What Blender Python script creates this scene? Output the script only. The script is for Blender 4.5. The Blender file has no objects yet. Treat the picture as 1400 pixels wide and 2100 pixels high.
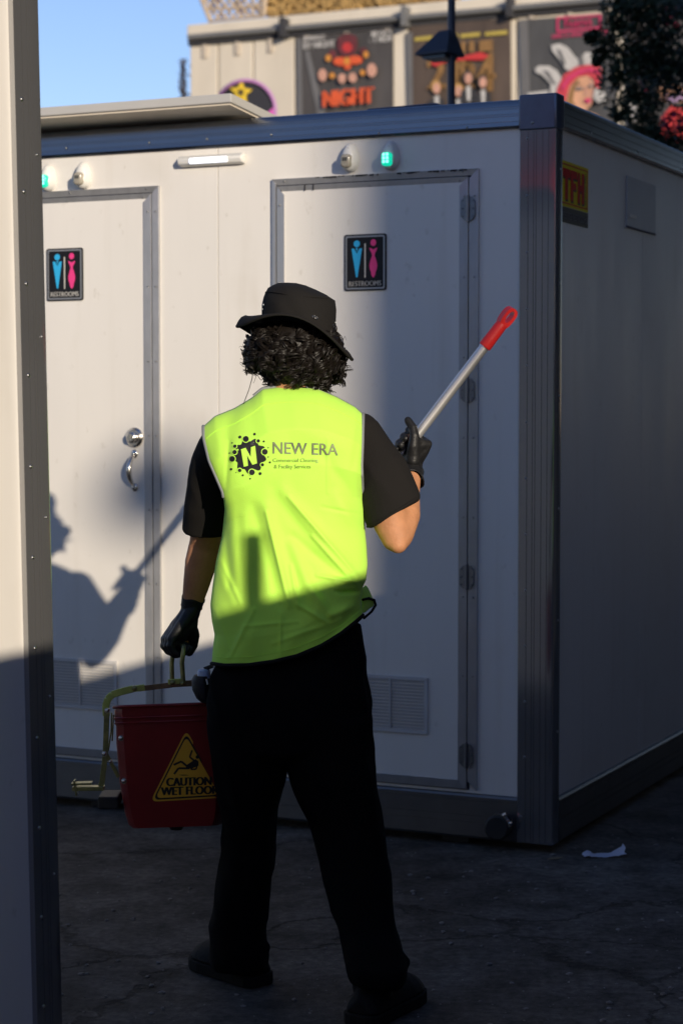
import bpy, math, random
import numpy as np
from mathutils import Vector, Matrix, Euler, noise
from mathutils.bvhtree import BVHTree

random.seed(7)
SC = bpy.context.scene
COL = SC.collection

# ------------------------------------------------------------------ camera
F = 4083.0
YH = 838.0
PITCH = math.atan((1050 - YH) / F)
CH = 1.48
TH = math.radians(25)
cam_d = bpy.data.cameras.new('camera')
cam = bpy.data.objects.new('camera', cam_d)
COL.objects.link(cam)
cam.location = (0, 0, CH)
cam.rotation_euler = (math.pi / 2 - PITCH, 0, 0)
cam_d.sensor_fit = 'HORIZONTAL'
cam_d.sensor_width = 24.0
cam_d.lens = 70.0
cam_d.clip_start = 0.1
cam_d.clip_end = 800
cam_d.dof.use_dof = True
cam_d.dof.focus_distance = 4.9
cam_d.dof.aperture_fstop = 4.7
SC.camera = cam

# ------------------------------------------------------------------ light
SUN = Vector((-0.432, 1.0, -0.247)).normalized()      # direction the light travels
SUN_EL = math.asin(-SUN.z)
SUN_AZ = math.atan2(-SUN.x, -SUN.y)
w = bpy.data.worlds.new('World')
SC.world = w
w.use_nodes = True
nt = w.node_tree
bg = nt.nodes['Background']
sky = nt.nodes.new('ShaderNodeTexSky')
sky.sky_type = 'NISHITA'
sky.sun_disc = False
sky.sun_elevation = SUN_EL
sky.sun_rotation = SUN_AZ
sky.air_density = 1.0
sky.dust_density = 0.05
sky.ozone_density = 3.6
tint = nt.nodes.new('ShaderNodeMix')          # white balance of the whole sky
tint.data_type = 'RGBA'
tint.blend_type = 'MULTIPLY'
tint.inputs[0].default_value = 1.0
tint.inputs[7].default_value = (0.84, 0.70, 0.765, 1)
nt.links.new(sky.outputs[0], tint.inputs[6])
nt.links.new(tint.outputs[2], bg.inputs[0])
bg.inputs[1].default_value = 0.15
sun_d = bpy.data.lights.new('sun', 'SUN')
sun_d.energy = 3.3
sun_d.angle = math.radians(0.5)
sun_d.color = (1.0, 0.87, 0.69)
sun = bpy.data.objects.new('sun', sun_d)
COL.objects.link(sun)
sun.rotation_euler = SUN.to_track_quat('-Z', 'Y').to_euler()
sun.location = (6, -12, 9)
vs = SC.view_settings
vs.view_transform = 'Standard'
vs.look = 'None'
vs.gamma = 1.0
vs.exposure = 0.5
vs.use_curve_mapping = False

# ------------------------------------------------------------------ survey of the photograph
EX = Vector((math.cos(TH), -math.sin(TH), 0))
EY = Vector((math.sin(TH), math.cos(TH), 0))
EZ = Vector((0, 0, 1))
CAM = Vector((0, 0, CH))


def ray(px, py):
    a = (px - 700) / F
    b = (1050 - py) / F
    return Vector((a, math.cos(PITCH) + b * math.sin(PITCH), -math.sin(PITCH) + b * math.cos(PITCH)))


def P(px, py, Y):
    d = ray(px, py)
    return CAM + d * (Y / d.y)


def ground(px, py, z=0.0):
    d = ray(px, py)
    return CAM + d * ((z - CH) / d.z)


def onplane(px, py, p0, n):
    d = ray(px, py)
    return CAM + d * ((p0 - CAM).dot(n) / d.dot(n))


CORNER = ground(1128, 1733, 0.03)
CORNER.z = 0.0


def front(px, py):
    p = onplane(px, py, CORNER, EY) - CORNER
    return p.dot(EX), p.z


def rightf(px, py):
    p = onplane(px, py, CORNER, EX) - CORNER
    return p.dot(EY), p.z


# ------------------------------------------------------------------ materials
MATS = {}


def mat(name, col, rough=0.6, metal=0.0, var=0.0, vscale=6.0, stretch=(1, 1, 1), bump=0.0, bscale=60.0,
        rvar=0.0, emit=None, estr=0.0, spec=0.5, col2=None, sheen=0.0, sss=0.0, trans=0.0, coat=0.0):
    m = bpy.data.materials.new(name)
    m.use_nodes = True
    n = m.node_tree.nodes
    l = m.node_tree.links
    b = n['Principled BSDF']
    b.inputs['Base Color'].default_value = (*col, 1)
    b.inputs['Roughness'].default_value = rough
    b.inputs['Metallic'].default_value = metal
    b.inputs['Specular IOR Level'].default_value = spec
    if sheen:
        b.inputs['Sheen Weight'].default_value = sheen
    if coat:
        b.inputs['Coat Weight'].default_value = coat
    if sss:
        b.inputs['Subsurface Weight'].default_value = sss
        b.inputs['Subsurface Radius'].default_value = (1.0, 0.35, 0.2)
        b.inputs['Subsurface Scale'].default_value = 0.012
    if emit:
        b.inputs['Emission Color'].default_value = (*emit, 1)
        b.inputs['Emission Strength'].default_value = estr
    tc = n.new('ShaderNodeTexCoord')
    mp = n.new('ShaderNodeMapping')
    mp.inputs['Scale'].default_value = stretch
    l.new(tc.outputs['Object'], mp.inputs[0])
    if var or col2 or rvar:
        t = n.new('ShaderNodeTexNoise')
        t.inputs['Scale'].default_value = vscale
        t.inputs['Detail'].default_value = 6
        t.inputs['Roughness'].default_value = 0.62
        l.new(mp.outputs[0], t.inputs[0])
        if var or col2:
            r = n.new('ShaderNodeValToRGB')
            c2 = col2 or tuple(max(0, c * (1 - var)) for c in col)
            c1 = col if col2 else tuple(min(1, c * (1 + var)) for c in col)
            r.color_ramp.elements[0].position = 0.3
            r.color_ramp.elements[1].position = 0.7
            r.color_ramp.elements[0].color = (*c2, 1)
            r.color_ramp.elements[1].color = (*c1, 1)
            l.new(t.outputs[0], r.inputs[0])
            l.new(r.outputs[0], b.inputs['Base Color'])
        if rvar:
            mr = n.new('ShaderNodeMapRange')
            mr.inputs['From Min'].default_value = 0.3
            mr.inputs['From Max'].default_value = 0.7
            mr.inputs['To Min'].default_value = max(0.03, rough - rvar)
            mr.inputs['To Max'].default_value = min(1, rough + rvar)
            l.new(t.outputs[0], mr.inputs[0])
            l.new(mr.outputs[0], b.inputs['Roughness'])
    if bump:
        t2 = n.new('ShaderNodeTexNoise')
        t2.inputs['Scale'].default_value = bscale
        t2.inputs['Detail'].default_value = 5
        l.new(mp.outputs[0], t2.inputs[0])
        bp = n.new('ShaderNodeBump')
        bp.inputs['Strength'].default_value = bump
        bp.inputs['Distance'].default_value = 0.01
        l.new(t2.outputs[0], bp.inputs['Height'])
        l.new(bp.outputs[0], b.inputs['Normal'])
    if trans:
        tr = n.new('ShaderNodeBsdfTranslucent')
        tr.inputs[0].default_value = (*col, 1)
        mx = n.new('ShaderNodeMixShader')
        mx.inputs[0].default_value = trans
        l.new(b.outputs[0], mx.inputs[1])
        l.new(tr.outputs[0], mx.inputs[2])
        l.new(mx.outputs[0], n['Material Output'].inputs[0])
    MATS[name] = m
    return m


mat('panel', (0.755, 0.725, 0.68), 0.42, var=0.025, vscale=3, stretch=(1, 1, 0.25), bump=0.03, bscale=9, rvar=0.06)
mat('alu', (0.27, 0.285, 0.315), 0.27, metal=1.0, var=0.03, vscale=5, bump=0.006, bscale=9)
mat('alu_base', (0.17, 0.17, 0.175), 0.42, metal=0.9, var=0.10, vscale=7, bump=0.01, bscale=12)
mat('hinge', (0.22, 0.23, 0.25), 0.35, metal=0.85, var=0.1, vscale=40)
mat('zinc_vest_reflect', (0.52, 0.62, 0.20), 0.33, metal=0.85, var=0.15, vscale=30)  # yellow-green reflection of the vest painted into the zinc colour
mat('alu_post', (0.33, 0.33, 0.335), 0.12, metal=0.75, var=0.03, vscale=4, bump=0.006, bscale=8)
mat('alu_frame', (0.46, 0.46, 0.47), 0.36, metal=0.6, var=0.07, vscale=40, stretch=(1, 1, 0.3), bump=0.02, bscale=80, rvar=0.06)
mat('cap_blue', (0.12, 0.14, 0.19), 0.30, metal=0.6, var=0.1, vscale=20)
mat('steel', (0.62, 0.60, 0.57), 0.22, metal=1.0, var=0.05, vscale=40)
mat('rivet', (0.36, 0.36, 0.36), 0.35, metal=1.0)
mat('dark_gap', (0.02, 0.02, 0.022), 0.8)
mat('white_plastic', (0.74, 0.73, 0.70), 0.35, var=0.03, vscale=20)
mat('lens_green', (0.02, 0.30, 0.22), 0.2, emit=(0.0, 0.62, 0.38), estr=0.75)
mat('lens_green_core', (0.3, 0.9, 0.7), 0.2, emit=(0.25, 1.0, 0.72), estr=1.3)
mat('lens_off', (0.36, 0.33, 0.27), 0.18, spec=0.7, var=0.2, vscale=70)
mat('lens_off_core', (0.09, 0.085, 0.07), 0.3)
mat('led', (0.9, 0.9, 0.95), 0.3, emit=(0.86, 0.9, 1.0), estr=0.95)
mat('sign_black', (0.010, 0.010, 0.012), 0.5, spec=0.3)
mat('sign_edge', (0.36, 0.36, 0.36), 0.4, metal=0.6)
mat('sign_blue', (0.03, 0.42, 0.78), 0.45)
mat('sign_pink', (0.80, 0.05, 0.24), 0.45)
mat('sign_white', (0.62, 0.60, 0.56), 0.5)
mat('stk_yellow', (0.80, 0.66, 0.02), 0.6, spec=0.2)
mat('stk_red', (0.60, 0.015, 0.015), 0.6, spec=0.2)
mat('stk_grey', (0.20, 0.19, 0.22), 0.7, spec=0.2)
mat('clear_sleeve', (0.40, 0.41, 0.44), 0.45, var=0.05, vscale=12, spec=0.6)
mat('vest', (0.56, 1.0, 0.105), 0.75, var=0.02, vscale=8, bump=0.12, bscale=420, sheen=0.15, trans=0.05)
mat('vest_trim', (0.22, 0.235, 0.24), 0.6, bump=0.1, bscale=300)
mat('logo_black', (0.022, 0.022, 0.024), 0.35, var=0.3, vscale=35)
mat('logo_grey', (0.11, 0.12, 0.10), 0.35, metal=0.0, col2=(0.34, 0.40, 0.18), vscale=28)
mat('logo_faint', (0.20, 0.30, 0.07), 0.4, col2=(0.36, 0.56, 0.06), vscale=45)
mat('vest_plain', (0.56, 1.0, 0.105), 0.75, sheen=0.15)
mat('shirt', (0.0125, 0.0112, 0.0105), 0.92, bump=0.15, bscale=300, spec=0.2)
mat('trousers', (0.0035, 0.0035, 0.004), 0.95, bump=0.12, bscale=250, spec=0.1)
mat('hat', (0.0135, 0.0125, 0.012), 0.92, bump=0.2, bscale=380, spec=0.2)
mat('skin', (0.50, 0.235, 0.12), 0.62, var=0.14, vscale=26, bump=0.16, bscale=190, sss=0.06, spec=0.3)
mat('hair', (0.010, 0.0075, 0.006), 0.45, spec=0.3)
mat('glove', (0.012, 0.012, 0.013), 0.5, bump=0.25, bscale=90, spec=0.4)
mat('shoe', (0.006, 0.006, 0.007), 0.75, bump=0.15, bscale=90, spec=0.2)
mat('sole', (0.008, 0.008, 0.008), 0.85, spec=0.2)
mat('wire', (0.02, 0.02, 0.02), 0.5)
mat('red_grip', (0.62, 0.022, 0.022), 0.42, bump=0.05, bscale=60)
mat('pole_alu', (0.70, 0.70, 0.70), 0.36, metal=0.75, var=0.04, vscale=20)
mat('bucket_red', (0.21, 0.009, 0.010), 0.42, var=0.10, vscale=9, bump=0.03, bscale=30)
mat('zinc', (0.40, 0.38, 0.16), 0.34, metal=0.85, var=0.28, vscale=26, col2=(0.16, 0.17, 0.09))
mat('rust_bar', (0.20, 0.14, 0.08), 0.55, metal=0.6, var=0.3, vscale=30)
mat('caution_yellow', (0.78, 0.42, 0.03), 0.5)
mat('black_print', (0.014, 0.012, 0.012), 0.5)
mat('bottle_blue', (0.36, 0.44, 0.62), 0.4, var=0.03)
mat('pouch', (0.012, 0.012, 0.014), 0.6, bump=0.2, bscale=120)
mat('paper', (0.60, 0.62, 0.72), 0.8, bump=0.1, bscale=60)
mat('rubber', (0.018, 0.018, 0.018), 0.6)
mat('concrete', (0.62, 0.555, 0.46), 0.9, var=0.10, vscale=0.9, stretch=(1, 1, 0.35), bump=0.2, bscale=14)
mat('concrete_cap', (0.50, 0.43, 0.35), 0.9, var=0.10, vscale=1.2)
mat('gutter', (0.15, 0.15, 0.15), 0.6, var=0.12, vscale=3)
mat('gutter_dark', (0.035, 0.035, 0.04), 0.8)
mat('banner', (0.065, 0.058, 0.055), 0.5, var=0.35, vscale=1.1, stretch=(1.6, 1, 0.35))
mat('banner_brown', (0.085, 0.060, 0.045), 0.5, var=0.35, vscale=1.1, stretch=(1.6, 1, 0.35))
mat('banner_grey', (0.070, 0.068, 0.068), 0.5, var=0.35, vscale=1.1, stretch=(1.6, 1, 0.35))
mat('banner_strip', (0.14, 0.135, 0.135), 0.5, var=0.25, vscale=1.5, stretch=(1, 1, 0.3))
mat('bp_white', (0.50, 0.48, 0.46), 0.6, var=0.15, vscale=3)
mat('bp_orange', (0.66, 0.10, 0.03), 0.6, var=0.12, vscale=4)
mat('bp_red', (0.50, 0.035, 0.035), 0.6, var=0.15, vscale=4)
mat('bp_maroon', (0.12, 0.025, 0.03), 0.6, var=0.3, vscale=3)
mat('bp_amber', (0.58, 0.24, 0.04), 0.6, var=0.2, vscale=5)
mat('bp_gold', (0.27, 0.145, 0.05), 0.6, var=0.25, vscale=3)
mat('bp_yellow', (0.44, 0.34, 0.07), 0.6, var=0.15, vscale=4)
mat('bp_skin', (0.56, 0.30, 0.22), 0.6, var=0.15, vscale=5)
mat('bp_skin2', (0.62, 0.33, 0.20), 0.6, var=0.12, vscale=5)
mat('bp_pink', (0.56, 0.04, 0.13), 0.6, var=0.12, vscale=4)
mat('bp_hatred', (0.55, 0.055, 0.075), 0.6, var=0.18, vscale=3)
mat('bp_eye', (0.12, 0.13, 0.14), 0.6)
mat('bp_lilac', (0.42, 0.28, 0.45), 0.6)
mat('bp_suit', (0.035, 0.033, 0.035), 0.6)
mat('bp_blond', (0.48, 0.28, 0.09), 0.6)
mat('star_black', (0.010, 0.010, 0.018), 0.6)
mat('star_yellow', (0.70, 0.48, 0.02), 0.5)
mat('star_rim', (0.45, 0.20, 0.44), 0.5)
mat('star_pink', (0.60, 0.10, 0.42), 0.5)
mat('wicker', (0.42, 0.27, 0.10), 0.8, var=0.35, vscale=5)
mat('lattice', (0.46, 0.36, 0.26), 0.7, var=0.2, vscale=5)
mat('lattice_cloth', (0.34, 0.33, 0.56), 0.7, var=0.35, vscale=2.2)
mat('lamp_navy', (0.035, 0.042, 0.062), 0.45, var=0.1, vscale=10)
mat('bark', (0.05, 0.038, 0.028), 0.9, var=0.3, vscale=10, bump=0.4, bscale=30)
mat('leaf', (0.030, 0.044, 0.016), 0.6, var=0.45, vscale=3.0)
mat('petal', (0.40, 0.015, 0.075), 0.6, var=0.2, vscale=6)
mat('creeper', (0.05, 0.06, 0.10), 0.6, var=0.4, vscale=5)
mat('slab_white', (0.48, 0.47, 0.45), 0.5, var=0.05, vscale=3)
mat('slab_bounce', (0.74, 0.66, 0.55), 0.7, var=0.06, vscale=3)  # warm bounce light put into the colour of the hatch underside
mat('hood_navy', (0.035, 0.05, 0.10), 0.4, var=0.1, vscale=6)
mat('plywood', (0.20, 0.15, 0.10), 0.8, var=0.2, vscale=2, stretch=(1, 1, 0.3))
mat('timber', (0.22, 0.17, 0.12), 0.8, var=0.2, vscale=6)
mat('render_wall', (0.22, 0.20, 0.18), 0.9, var=0.12, vscale=0.5, bump=0.2, bscale=10)
mat('grit', (0.20, 0.19, 0.18), 0.85, var=0.5, vscale=40)
mat('dry_leaf', (0.22, 0.17, 0.10), 0.8, var=0.2, vscale=30)
mat('vent', (0.54, 0.53, 0.53), 0.5, var=0.05, vscale=20)
mat('red_strip_glow', (0.65, 0.02, 0.02), 0.5, emit=(1.0, 0.03, 0.03), estr=1.2)  # red glow made for the streak mirrored in the corner post
mat('brick_dark', (0.055, 0.048, 0.045), 0.9, var=0.2, vscale=2)
mat('glass_dark', (0.03, 0.035, 0.04), 0.1, spec=0.8)
mat('globe', (0.6, 0.58, 0.52), 0.4)


def ground_mat():
    m = bpy.data.materials.new('asphalt')
    m.use_nodes = True
    n, l = m.node_tree.nodes, m.node_tree.links
    b = n['Principled BSDF']
    b.inputs['Roughness'].default_value = 0.85
    b.inputs['Specular IOR Level'].default_value = 0.25
    tc = n.new('ShaderNodeTexCoord')

    def noise_(scale, detail=6):
        t = n.new('ShaderNodeTexNoise')
        t.inputs['Scale'].default_value = scale
        t.inputs['Detail'].default_value = detail
        t.inputs['Roughness'].default_value = 0.65
        l.new(tc.outputs['Object'], t.inputs[0])
        return t

    def ramp(inp, p0, c0, p1, c1):
        r = n.new('ShaderNodeValToRGB')
        r.color_ramp.elements[0].position = p0
        r.color_ramp.elements[1].position = p1
        r.color_ramp.elements[0].color = (*c0, 1)
        r.color_ramp.elements[1].color = (*c1, 1)
        l.new(inp, r.inputs[0])
        return r

    def mix(kind, fac, a, c):
        x = n.new('ShaderNodeMix')
        x.data_type = 'RGBA'
        x.blend_type = kind
        if isinstance(fac, float):
            x.inputs[0].default_value = fac
        else:
            l.new(fac, x.inputs[0])
        l.new(a, x.inputs[6])
        if isinstance(c, tuple):
            x.inputs[7].default_value = (*c, 1)
        else:
            l.new(c, x.inputs[7])
        return x
    big = ramp(noise_(0.9).outputs[0], 0.34, (0.050, 0.047, 0.045), 0.66, (0.132, 0.124, 0.116))
    fine = ramp(noise_(38, 8).outputs[0], 0.35, (0.55, 0.55, 0.55), 0.68, (1.35, 1.32, 1.28))
    c = mix('MULTIPLY', 1.0, big.outputs[0], fine.outputs[0])
    mid = ramp(noise_(5.5, 7).outputs[0], 0.34, (0.45, 0.45, 0.45), 0.62, (1.25, 1.25, 1.25))
    c = mix('MULTIPLY', 1.0, c.outputs[2], mid.outputs[0])
    # pale aggregate specks
    v = n.new('ShaderNodeTexVoronoi')
    v.inputs['Scale'].default_value = 70
    l.new(tc.outputs['Object'], v.inputs[0])
    sp = ramp(v.outputs['Distance'], 0.10, (1, 1, 1), 0.17, (0, 0, 0))
    gate = ramp(noise_(9).outputs[0], 0.56, (0, 0, 0), 0.64, (1, 1, 1))
    sg = mix('MULTIPLY', 1.0, sp.outputs[0], gate.outputs[0])
    c = mix('MIX', sg.outputs[2], c.outputs[2], (0.24, 0.23, 0.22))
    # wandering cracks
    wob = noise_(2.2, 8)
    add = n.new('ShaderNodeVectorMath')
    add.operation = 'MULTIPLY_ADD'
    l.new(wob.outputs[1], add.inputs[0])
    add.inputs[1].default_value = (0.55, 0.55, 0)
    l.new(tc.outputs['Object'], add.inputs[2])
    ve = n.new('ShaderNodeTexVoronoi')
    ve.feature = 'DISTANCE_TO_EDGE'
    ve.inputs['Scale'].default_value = 0.85
    l.new(add.outputs[0], ve.inputs[0])
    cr = ramp(ve.outputs['Distance'], 0.003, (0, 0, 0), 0.010, (1, 1, 1))
    c = mix('MULTIPLY', 0.55, c.outputs[2], cr.outputs[0])
    l.new(c.outputs[2], b.inputs['Base Color'])
    bp = n.new('ShaderNodeBump')
    bp.inputs['Strength'].default_value = 0.7
    bp.inputs['Distance'].default_value = 0.012
    hs = n.new('ShaderNodeMath')
    hs.operation = 'ADD'
    l.new(noise_(55, 8).outputs[0], hs.inputs[0])
    l.new(cr.outputs[0], hs.inputs[1])
    l.new(hs.outputs[0], bp.inputs['Height'])
    l.new(bp.outputs[0], b.inputs['Normal'])
    MATS['asphalt'] = m


ground_mat()


def stain_panel():
    m = MATS['panel']
    n, l = m.node_tree.nodes, m.node_tree.links
    b = n['Principled BSDF']
    src = b.inputs['Base Color'].links[0].from_socket
    tc = n.new('ShaderNodeTexCoord')
    out = src
    for sc_3, st_, p0, p1, c_ in ((9.0, (1.6, 1.6, 0.10), 0.56, 0.80, (0.93, 0.92, 0.90)), (3.2, (1, 1, 1), 0.58, 0.78, (0.93, 0.92, 0.90)), (26.0, (1, 1, 0.7), 0.66, 0.74, (0.88, 0.87, 0.85))):
        mp = n.new('ShaderNodeMapping')
        mp.inputs['Scale'].default_value = st_
        t = n.new('ShaderNodeTexNoise')
        t.inputs['Scale'].default_value = sc_3
        t.inputs['Detail'].default_value = 5
        r = n.new('ShaderNodeValToRGB')
        r.color_ramp.elements[0].position = p0
        r.color_ramp.elements[1].position = p1
        r.color_ramp.elements[0].color = (1, 1, 1, 1)
        r.color_ramp.elements[1].color = (*c_, 1)
        x = n.new('ShaderNodeMix')
        x.data_type = 'RGBA'
        x.blend_type = 'MULTIPLY'
        x.inputs[0].default_value = 1.0
        l.new(tc.outputs['Object'], mp.inputs[0])
        l.new(mp.outputs[0], t.inputs[0])
        l.new(t.outputs[0], r.inputs[0])
        l.new(out, x.inputs[6])
        l.new(r.outputs[0], x.inputs[7])
        out = x.outputs[2]
    l.new(out, b.inputs['Base Color'])


stain_panel()


# ------------------------------------------------------------------ mesh helpers
def link(o, parent=None):
    COL.objects.link(o)
    if parent is not None:
        o.parent = parent
    return o


def tag(o, label=None, cat=None, group=None, kind=None):
    if label:
        o['label'] = label
    if cat:
        o['category'] = cat
    if group:
        o['group'] = group
    if kind:
        o['kind'] = kind
    return o


def thing(name, loc, rz=0.0, label=None, cat=None, group=None, rot=None):
    o = bpy.data.objects.new(name, None)
    o.empty_display_size = 0.1
    o.location = loc
    o.rotation_euler = rot or (0, 0, rz)
    COL.objects.link(o)
    return tag(o, label, cat, group)


def root_of(o):
    while o.parent is not None:
        o = o.parent
    return o


class MB:
    def __init__(self):
        self.v, self.f, self.mi = [], [], []

    def add(self, vs_, fs, mi=0):
        b = len(self.v)
        self.v += [tuple(x) for x in vs_]
        self.f += [tuple(i + b for i in f) for f in fs]
        self.mi += [mi] * len(fs)
        return self

    def box(self, x0, x1, y0, y1, z0, z1, mi=0):
        v = [(x, y, z) for z in (z0, z1) for y in (y0, y1) for x in (x0, x1)]
        return self.add(v, [(0, 2, 3, 1), (4, 5, 7, 6), (0, 1, 5, 4), (2, 6, 7, 3), (0, 4, 6, 2), (1, 3, 7, 5)], mi)

    def obox(self, c, ax, ay, az, mi=0):
        c = Vector(c)
        v = [c + sx * Vector(ax) + sy * Vector(ay) + sz * Vector(az) for sz in (-1, 1) for sy in (-1, 1) for sx in (-1, 1)]
        return self.add(v, [(0, 2, 3, 1), (4, 5, 7, 6), (0, 1, 5, 4), (2, 6, 7, 3), (0, 4, 6, 2), (1, 3, 7, 5)], mi)

    def bar(self, a, b, w_, t_, up=(0, 0, 1), mi=0):
        a, b = Vector(a), Vector(b)
        d = b - a
        L = d.length
        d.normalize()
        s = d.cross(Vector(up))
        if s.length < 1e-4:
            s = d.cross(Vector((1, 0, 0)))
        s.normalize()
        u = s.cross(d)
        return self.obox((a + b) / 2, d * L / 2, s * w_ / 2, u * t_ / 2, mi)

    def tube(self, pts, rad, n=10, cap=True, mi=0, round_ends=False):
        pts = [Vector(p) for p in pts]
        rad = list(rad) if hasattr(rad, '__len__') else [rad] * len(pts)
        if round_ends:
            d0 = (pts[0] - pts[1]).normalized()
            d1 = (pts[-1] - pts[-2]).normalized()
            p0, p1, r0, r1 = pts[0], pts[-1], rad[0], rad[-1]
            pts = [p0 + d0 * r0 * k for k in (0.97, 0.75, 0.4)] + pts + [p1 + d1 * r1 * k for k in (0.4, 0.75, 0.97)]
            rad = [r0 * k for k in (0.25, 0.66, 0.92)] + rad + [r1 * k for k in (0.92, 0.66, 0.25)]
        ref = None
        rings = []
        for i, p in enumerate(pts):
            t = (pts[min(i + 1, len(pts) - 1)] - pts[max(i - 1, 0)])
            t.normalize()
            if ref is None:
                ref = t.orthogonal().normalized()
            ref = ref - t * ref.dot(t)
            if ref.length < 1e-5:
                ref = t.orthogonal()
            ref.normalize()
            bi = t.cross(ref)
            rings.append([p + (ref * math.cos(2 * math.pi * k / n) + bi * math.sin(2 * math.pi * k / n)) * rad[i] for k in range(n)])
        return self.loft(rings, cap, mi)

    def loft(self, rings, cap=True, mi=0, closed=True):
        n = len(rings[0])
        v = [q for r in rings for q in r]
        f = []
        for i in range(len(rings) - 1):
            for k in range(n if closed else n - 1):
                k2 = (k + 1) % n
                f.append((i * n + k, i * n + k2, (i + 1) * n + k2, (i + 1) * n + k))
        if cap:
            f.append(tuple(reversed(range(n))))
            f.append(tuple((len(rings) - 1) * n + k for k in range(n)))
        return self.add(v, f, mi)

    def ball(self, c, r, n=12, mi=0, axes=None):
        c = Vector(c)
        r = r if hasattr(r, '__len__') else (r, r, r)
        ax = axes or (Vector((1, 0, 0)), Vector((0, 1, 0)), Vector((0, 0, 1)))
        rings = []
        m = max(5, n // 2)
        for i in range(m + 1):
            th = math.pi * (i + 0.001 if i == 0 else (i - 0.001 if i == m else i)) / m
            th = min(max(th, 0.02), math.pi - 0.02)
            rings.append([c + ax[0] * (r[0] * math.sin(th) * math.cos(2 * math.pi * k / n)) + ax[1] * (r[1] * math.sin(th) * math.sin(2 * math.pi * k / n)) - ax[2] * (r[2] * math.cos(th)) for k in range(n)])
        return self.loft(rings, True, mi)

    def limb(self, pts, rads, n=14, mi=0):
        return self.tube(pts, rads, n, True, mi, True)

    def prism(self, poly, o, u, v_, w_, mi=0):
        """poly in (u, v), extruded along w_ (a vector)"""
        o, u, v_, w_ = Vector(o), Vector(u), Vector(v_), Vector(w_)
        n = len(poly)
        a = [o + u * p[0] + v_ * p[1] for p in poly]
        b = [q + w_ for q in a]
        f = [tuple(range(n)), tuple(reversed(range(n, 2 * n)))]
        for k in range(n):
            k2 = (k + 1) % n
            f.append((k, n + k, n + k2, k2))
        return self.add(a + b, f, mi)

    def build(self, name, mats, parent=None, world=False, smooth=None, bevel=0.0, bseg=2, kind=None, label=None):
        me = bpy.data.meshes.new(name)
        vv = self.v
        if world and parent is not None:
            r = root_of(parent)
            inv = Matrix.LocRotScale(r.location, r.rotation_euler, None).inverted()
            vv = [tuple(inv @ Vector(x)) for x in vv]
        me.from_pydata(vv, [], self.f)
        for mn in (mats if isinstance(mats, (list, tuple)) else [mats]):
            me.materials.append(MATS[mn])
        me.polygons.foreach_set('material_index', self.mi)
        fix_normals(me)
        if smooth is not None:
            me.polygons.foreach_set('use_smooth', [True] * len(me.polygons))
            me.set_sharp_from_angle(angle=math.radians(smooth))
        me.update()
        o = bpy.data.objects.new(name, me)
        link(o, parent)
        if bevel:
            md = o.modifiers.new('bevel', 'BEVEL')
            md.width = bevel
            md.segments = bseg
            md.limit_method = 'ANGLE'
            md.angle_limit = math.radians(40)
        return tag(o, label, kind=kind)


def fix_normals(me):
    import bmesh
    bm = bmesh.new()
    bm.from_mesh(me)
    bmesh.ops.recalc_face_normals(bm, faces=bm.faces)
    bm.to_mesh(me)
    bm.free()


def remesh(mb, voxel, smooth_iter=4, factor=0.5):
    """union of the overlapping closed pieces in mb as one continuous skin; returns (verts, faces)"""
    me = bpy.data.meshes.new('tmp')
    me.from_pydata(mb.v, [], mb.f)
    fix_normals(me)
    o = bpy.data.objects.new('tmp', me)
    COL.objects.link(o)
    r = o.modifiers.new('r', 'REMESH')
    r.mode = 'VOXEL'
    r.voxel_size = voxel
    s = o.modifiers.new('s', 'SMOOTH')
    s.factor = factor
    s.iterations = smooth_iter
    dg = bpy.context.evaluated_depsgraph_get()
    ev = o.evaluated_get(dg)
    m2 = ev.to_mesh()
    v = [tuple(x.co) for x in m2.vertices]
    f = [tuple(p.vertices) for p in m2.polygons]
    nrm = [tuple(x.normal) for x in m2.vertices]
    ev.to_mesh_clear()
    bpy.data.objects.remove(o)
    bpy.data.meshes.remove(me)
    return v, f, nrm


def skin_mesh(mb, voxel, it=4, disp=None):
    v, f, nrm = remesh(mb, voxel, it)
    if disp:
        v = [tuple(Vector(p) + Vector(n) * disp(Vector(p))) for p, n in zip(v, nrm)]
    out = MB()
    out.add(v, f)
    return out


_TXT = {}


def text2d(body):
    """flat glyph mesh of the string, scaled to the unit square"""
    if body in _TXT:
        return _TXT[body]
    cu = bpy.data.curves.new('tmp_text', 'FONT')
    cu.body = body
    cu.resolution_u = 4
    o = bpy.data.objects.new('tmp_text', cu)
    COL.objects.link(o)
    dg = bpy.context.evaluated_depsgraph_get()
    ev = o.evaluated_get(dg)
    m = ev.to_mesh()
    v = [(x.co.x, x.co.y) for x in m.vertices]
    f = [tuple(p.vertices) for p in m.polygons]
    ev.to_mesh_clear()
    bpy.data.objects.remove(o)
    bpy.data.curves.remove(cu)
    x0, x1 = min(p[0] for p in v), max(p[0] for p in v)
    y0, y1 = min(p[1] for p in v), max(p[1] for p in v)
    v = [((p[0] - x0) / (x1 - x0), (p[1] - y0) / (y1 - y0)) for p in v]
    _TXT[body] = (v, f)
    return v, f


def text_local(mb, body, x0, x1, z0, z1, y, mi=0, bold=0.0):
    v, f = text2d(body)
    for dx in ([0.0] if not bold else [-bold, 0.0, bold]):
        mb.add([(x0 + dx + p[0] * (x1 - x0), y - abs(dx) * 0.05, z0 + p[1] * (z1 - z0)) for p in v], f, mi)
    return mb


def ell(cx, cy, rx, ry, n=20, a0=0.0):
    return [(cx + rx * math.cos(2 * math.pi * k / n + a0), cy + ry * math.sin(2 * math.pi * k / n + a0)) for k in range(n)]


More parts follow.
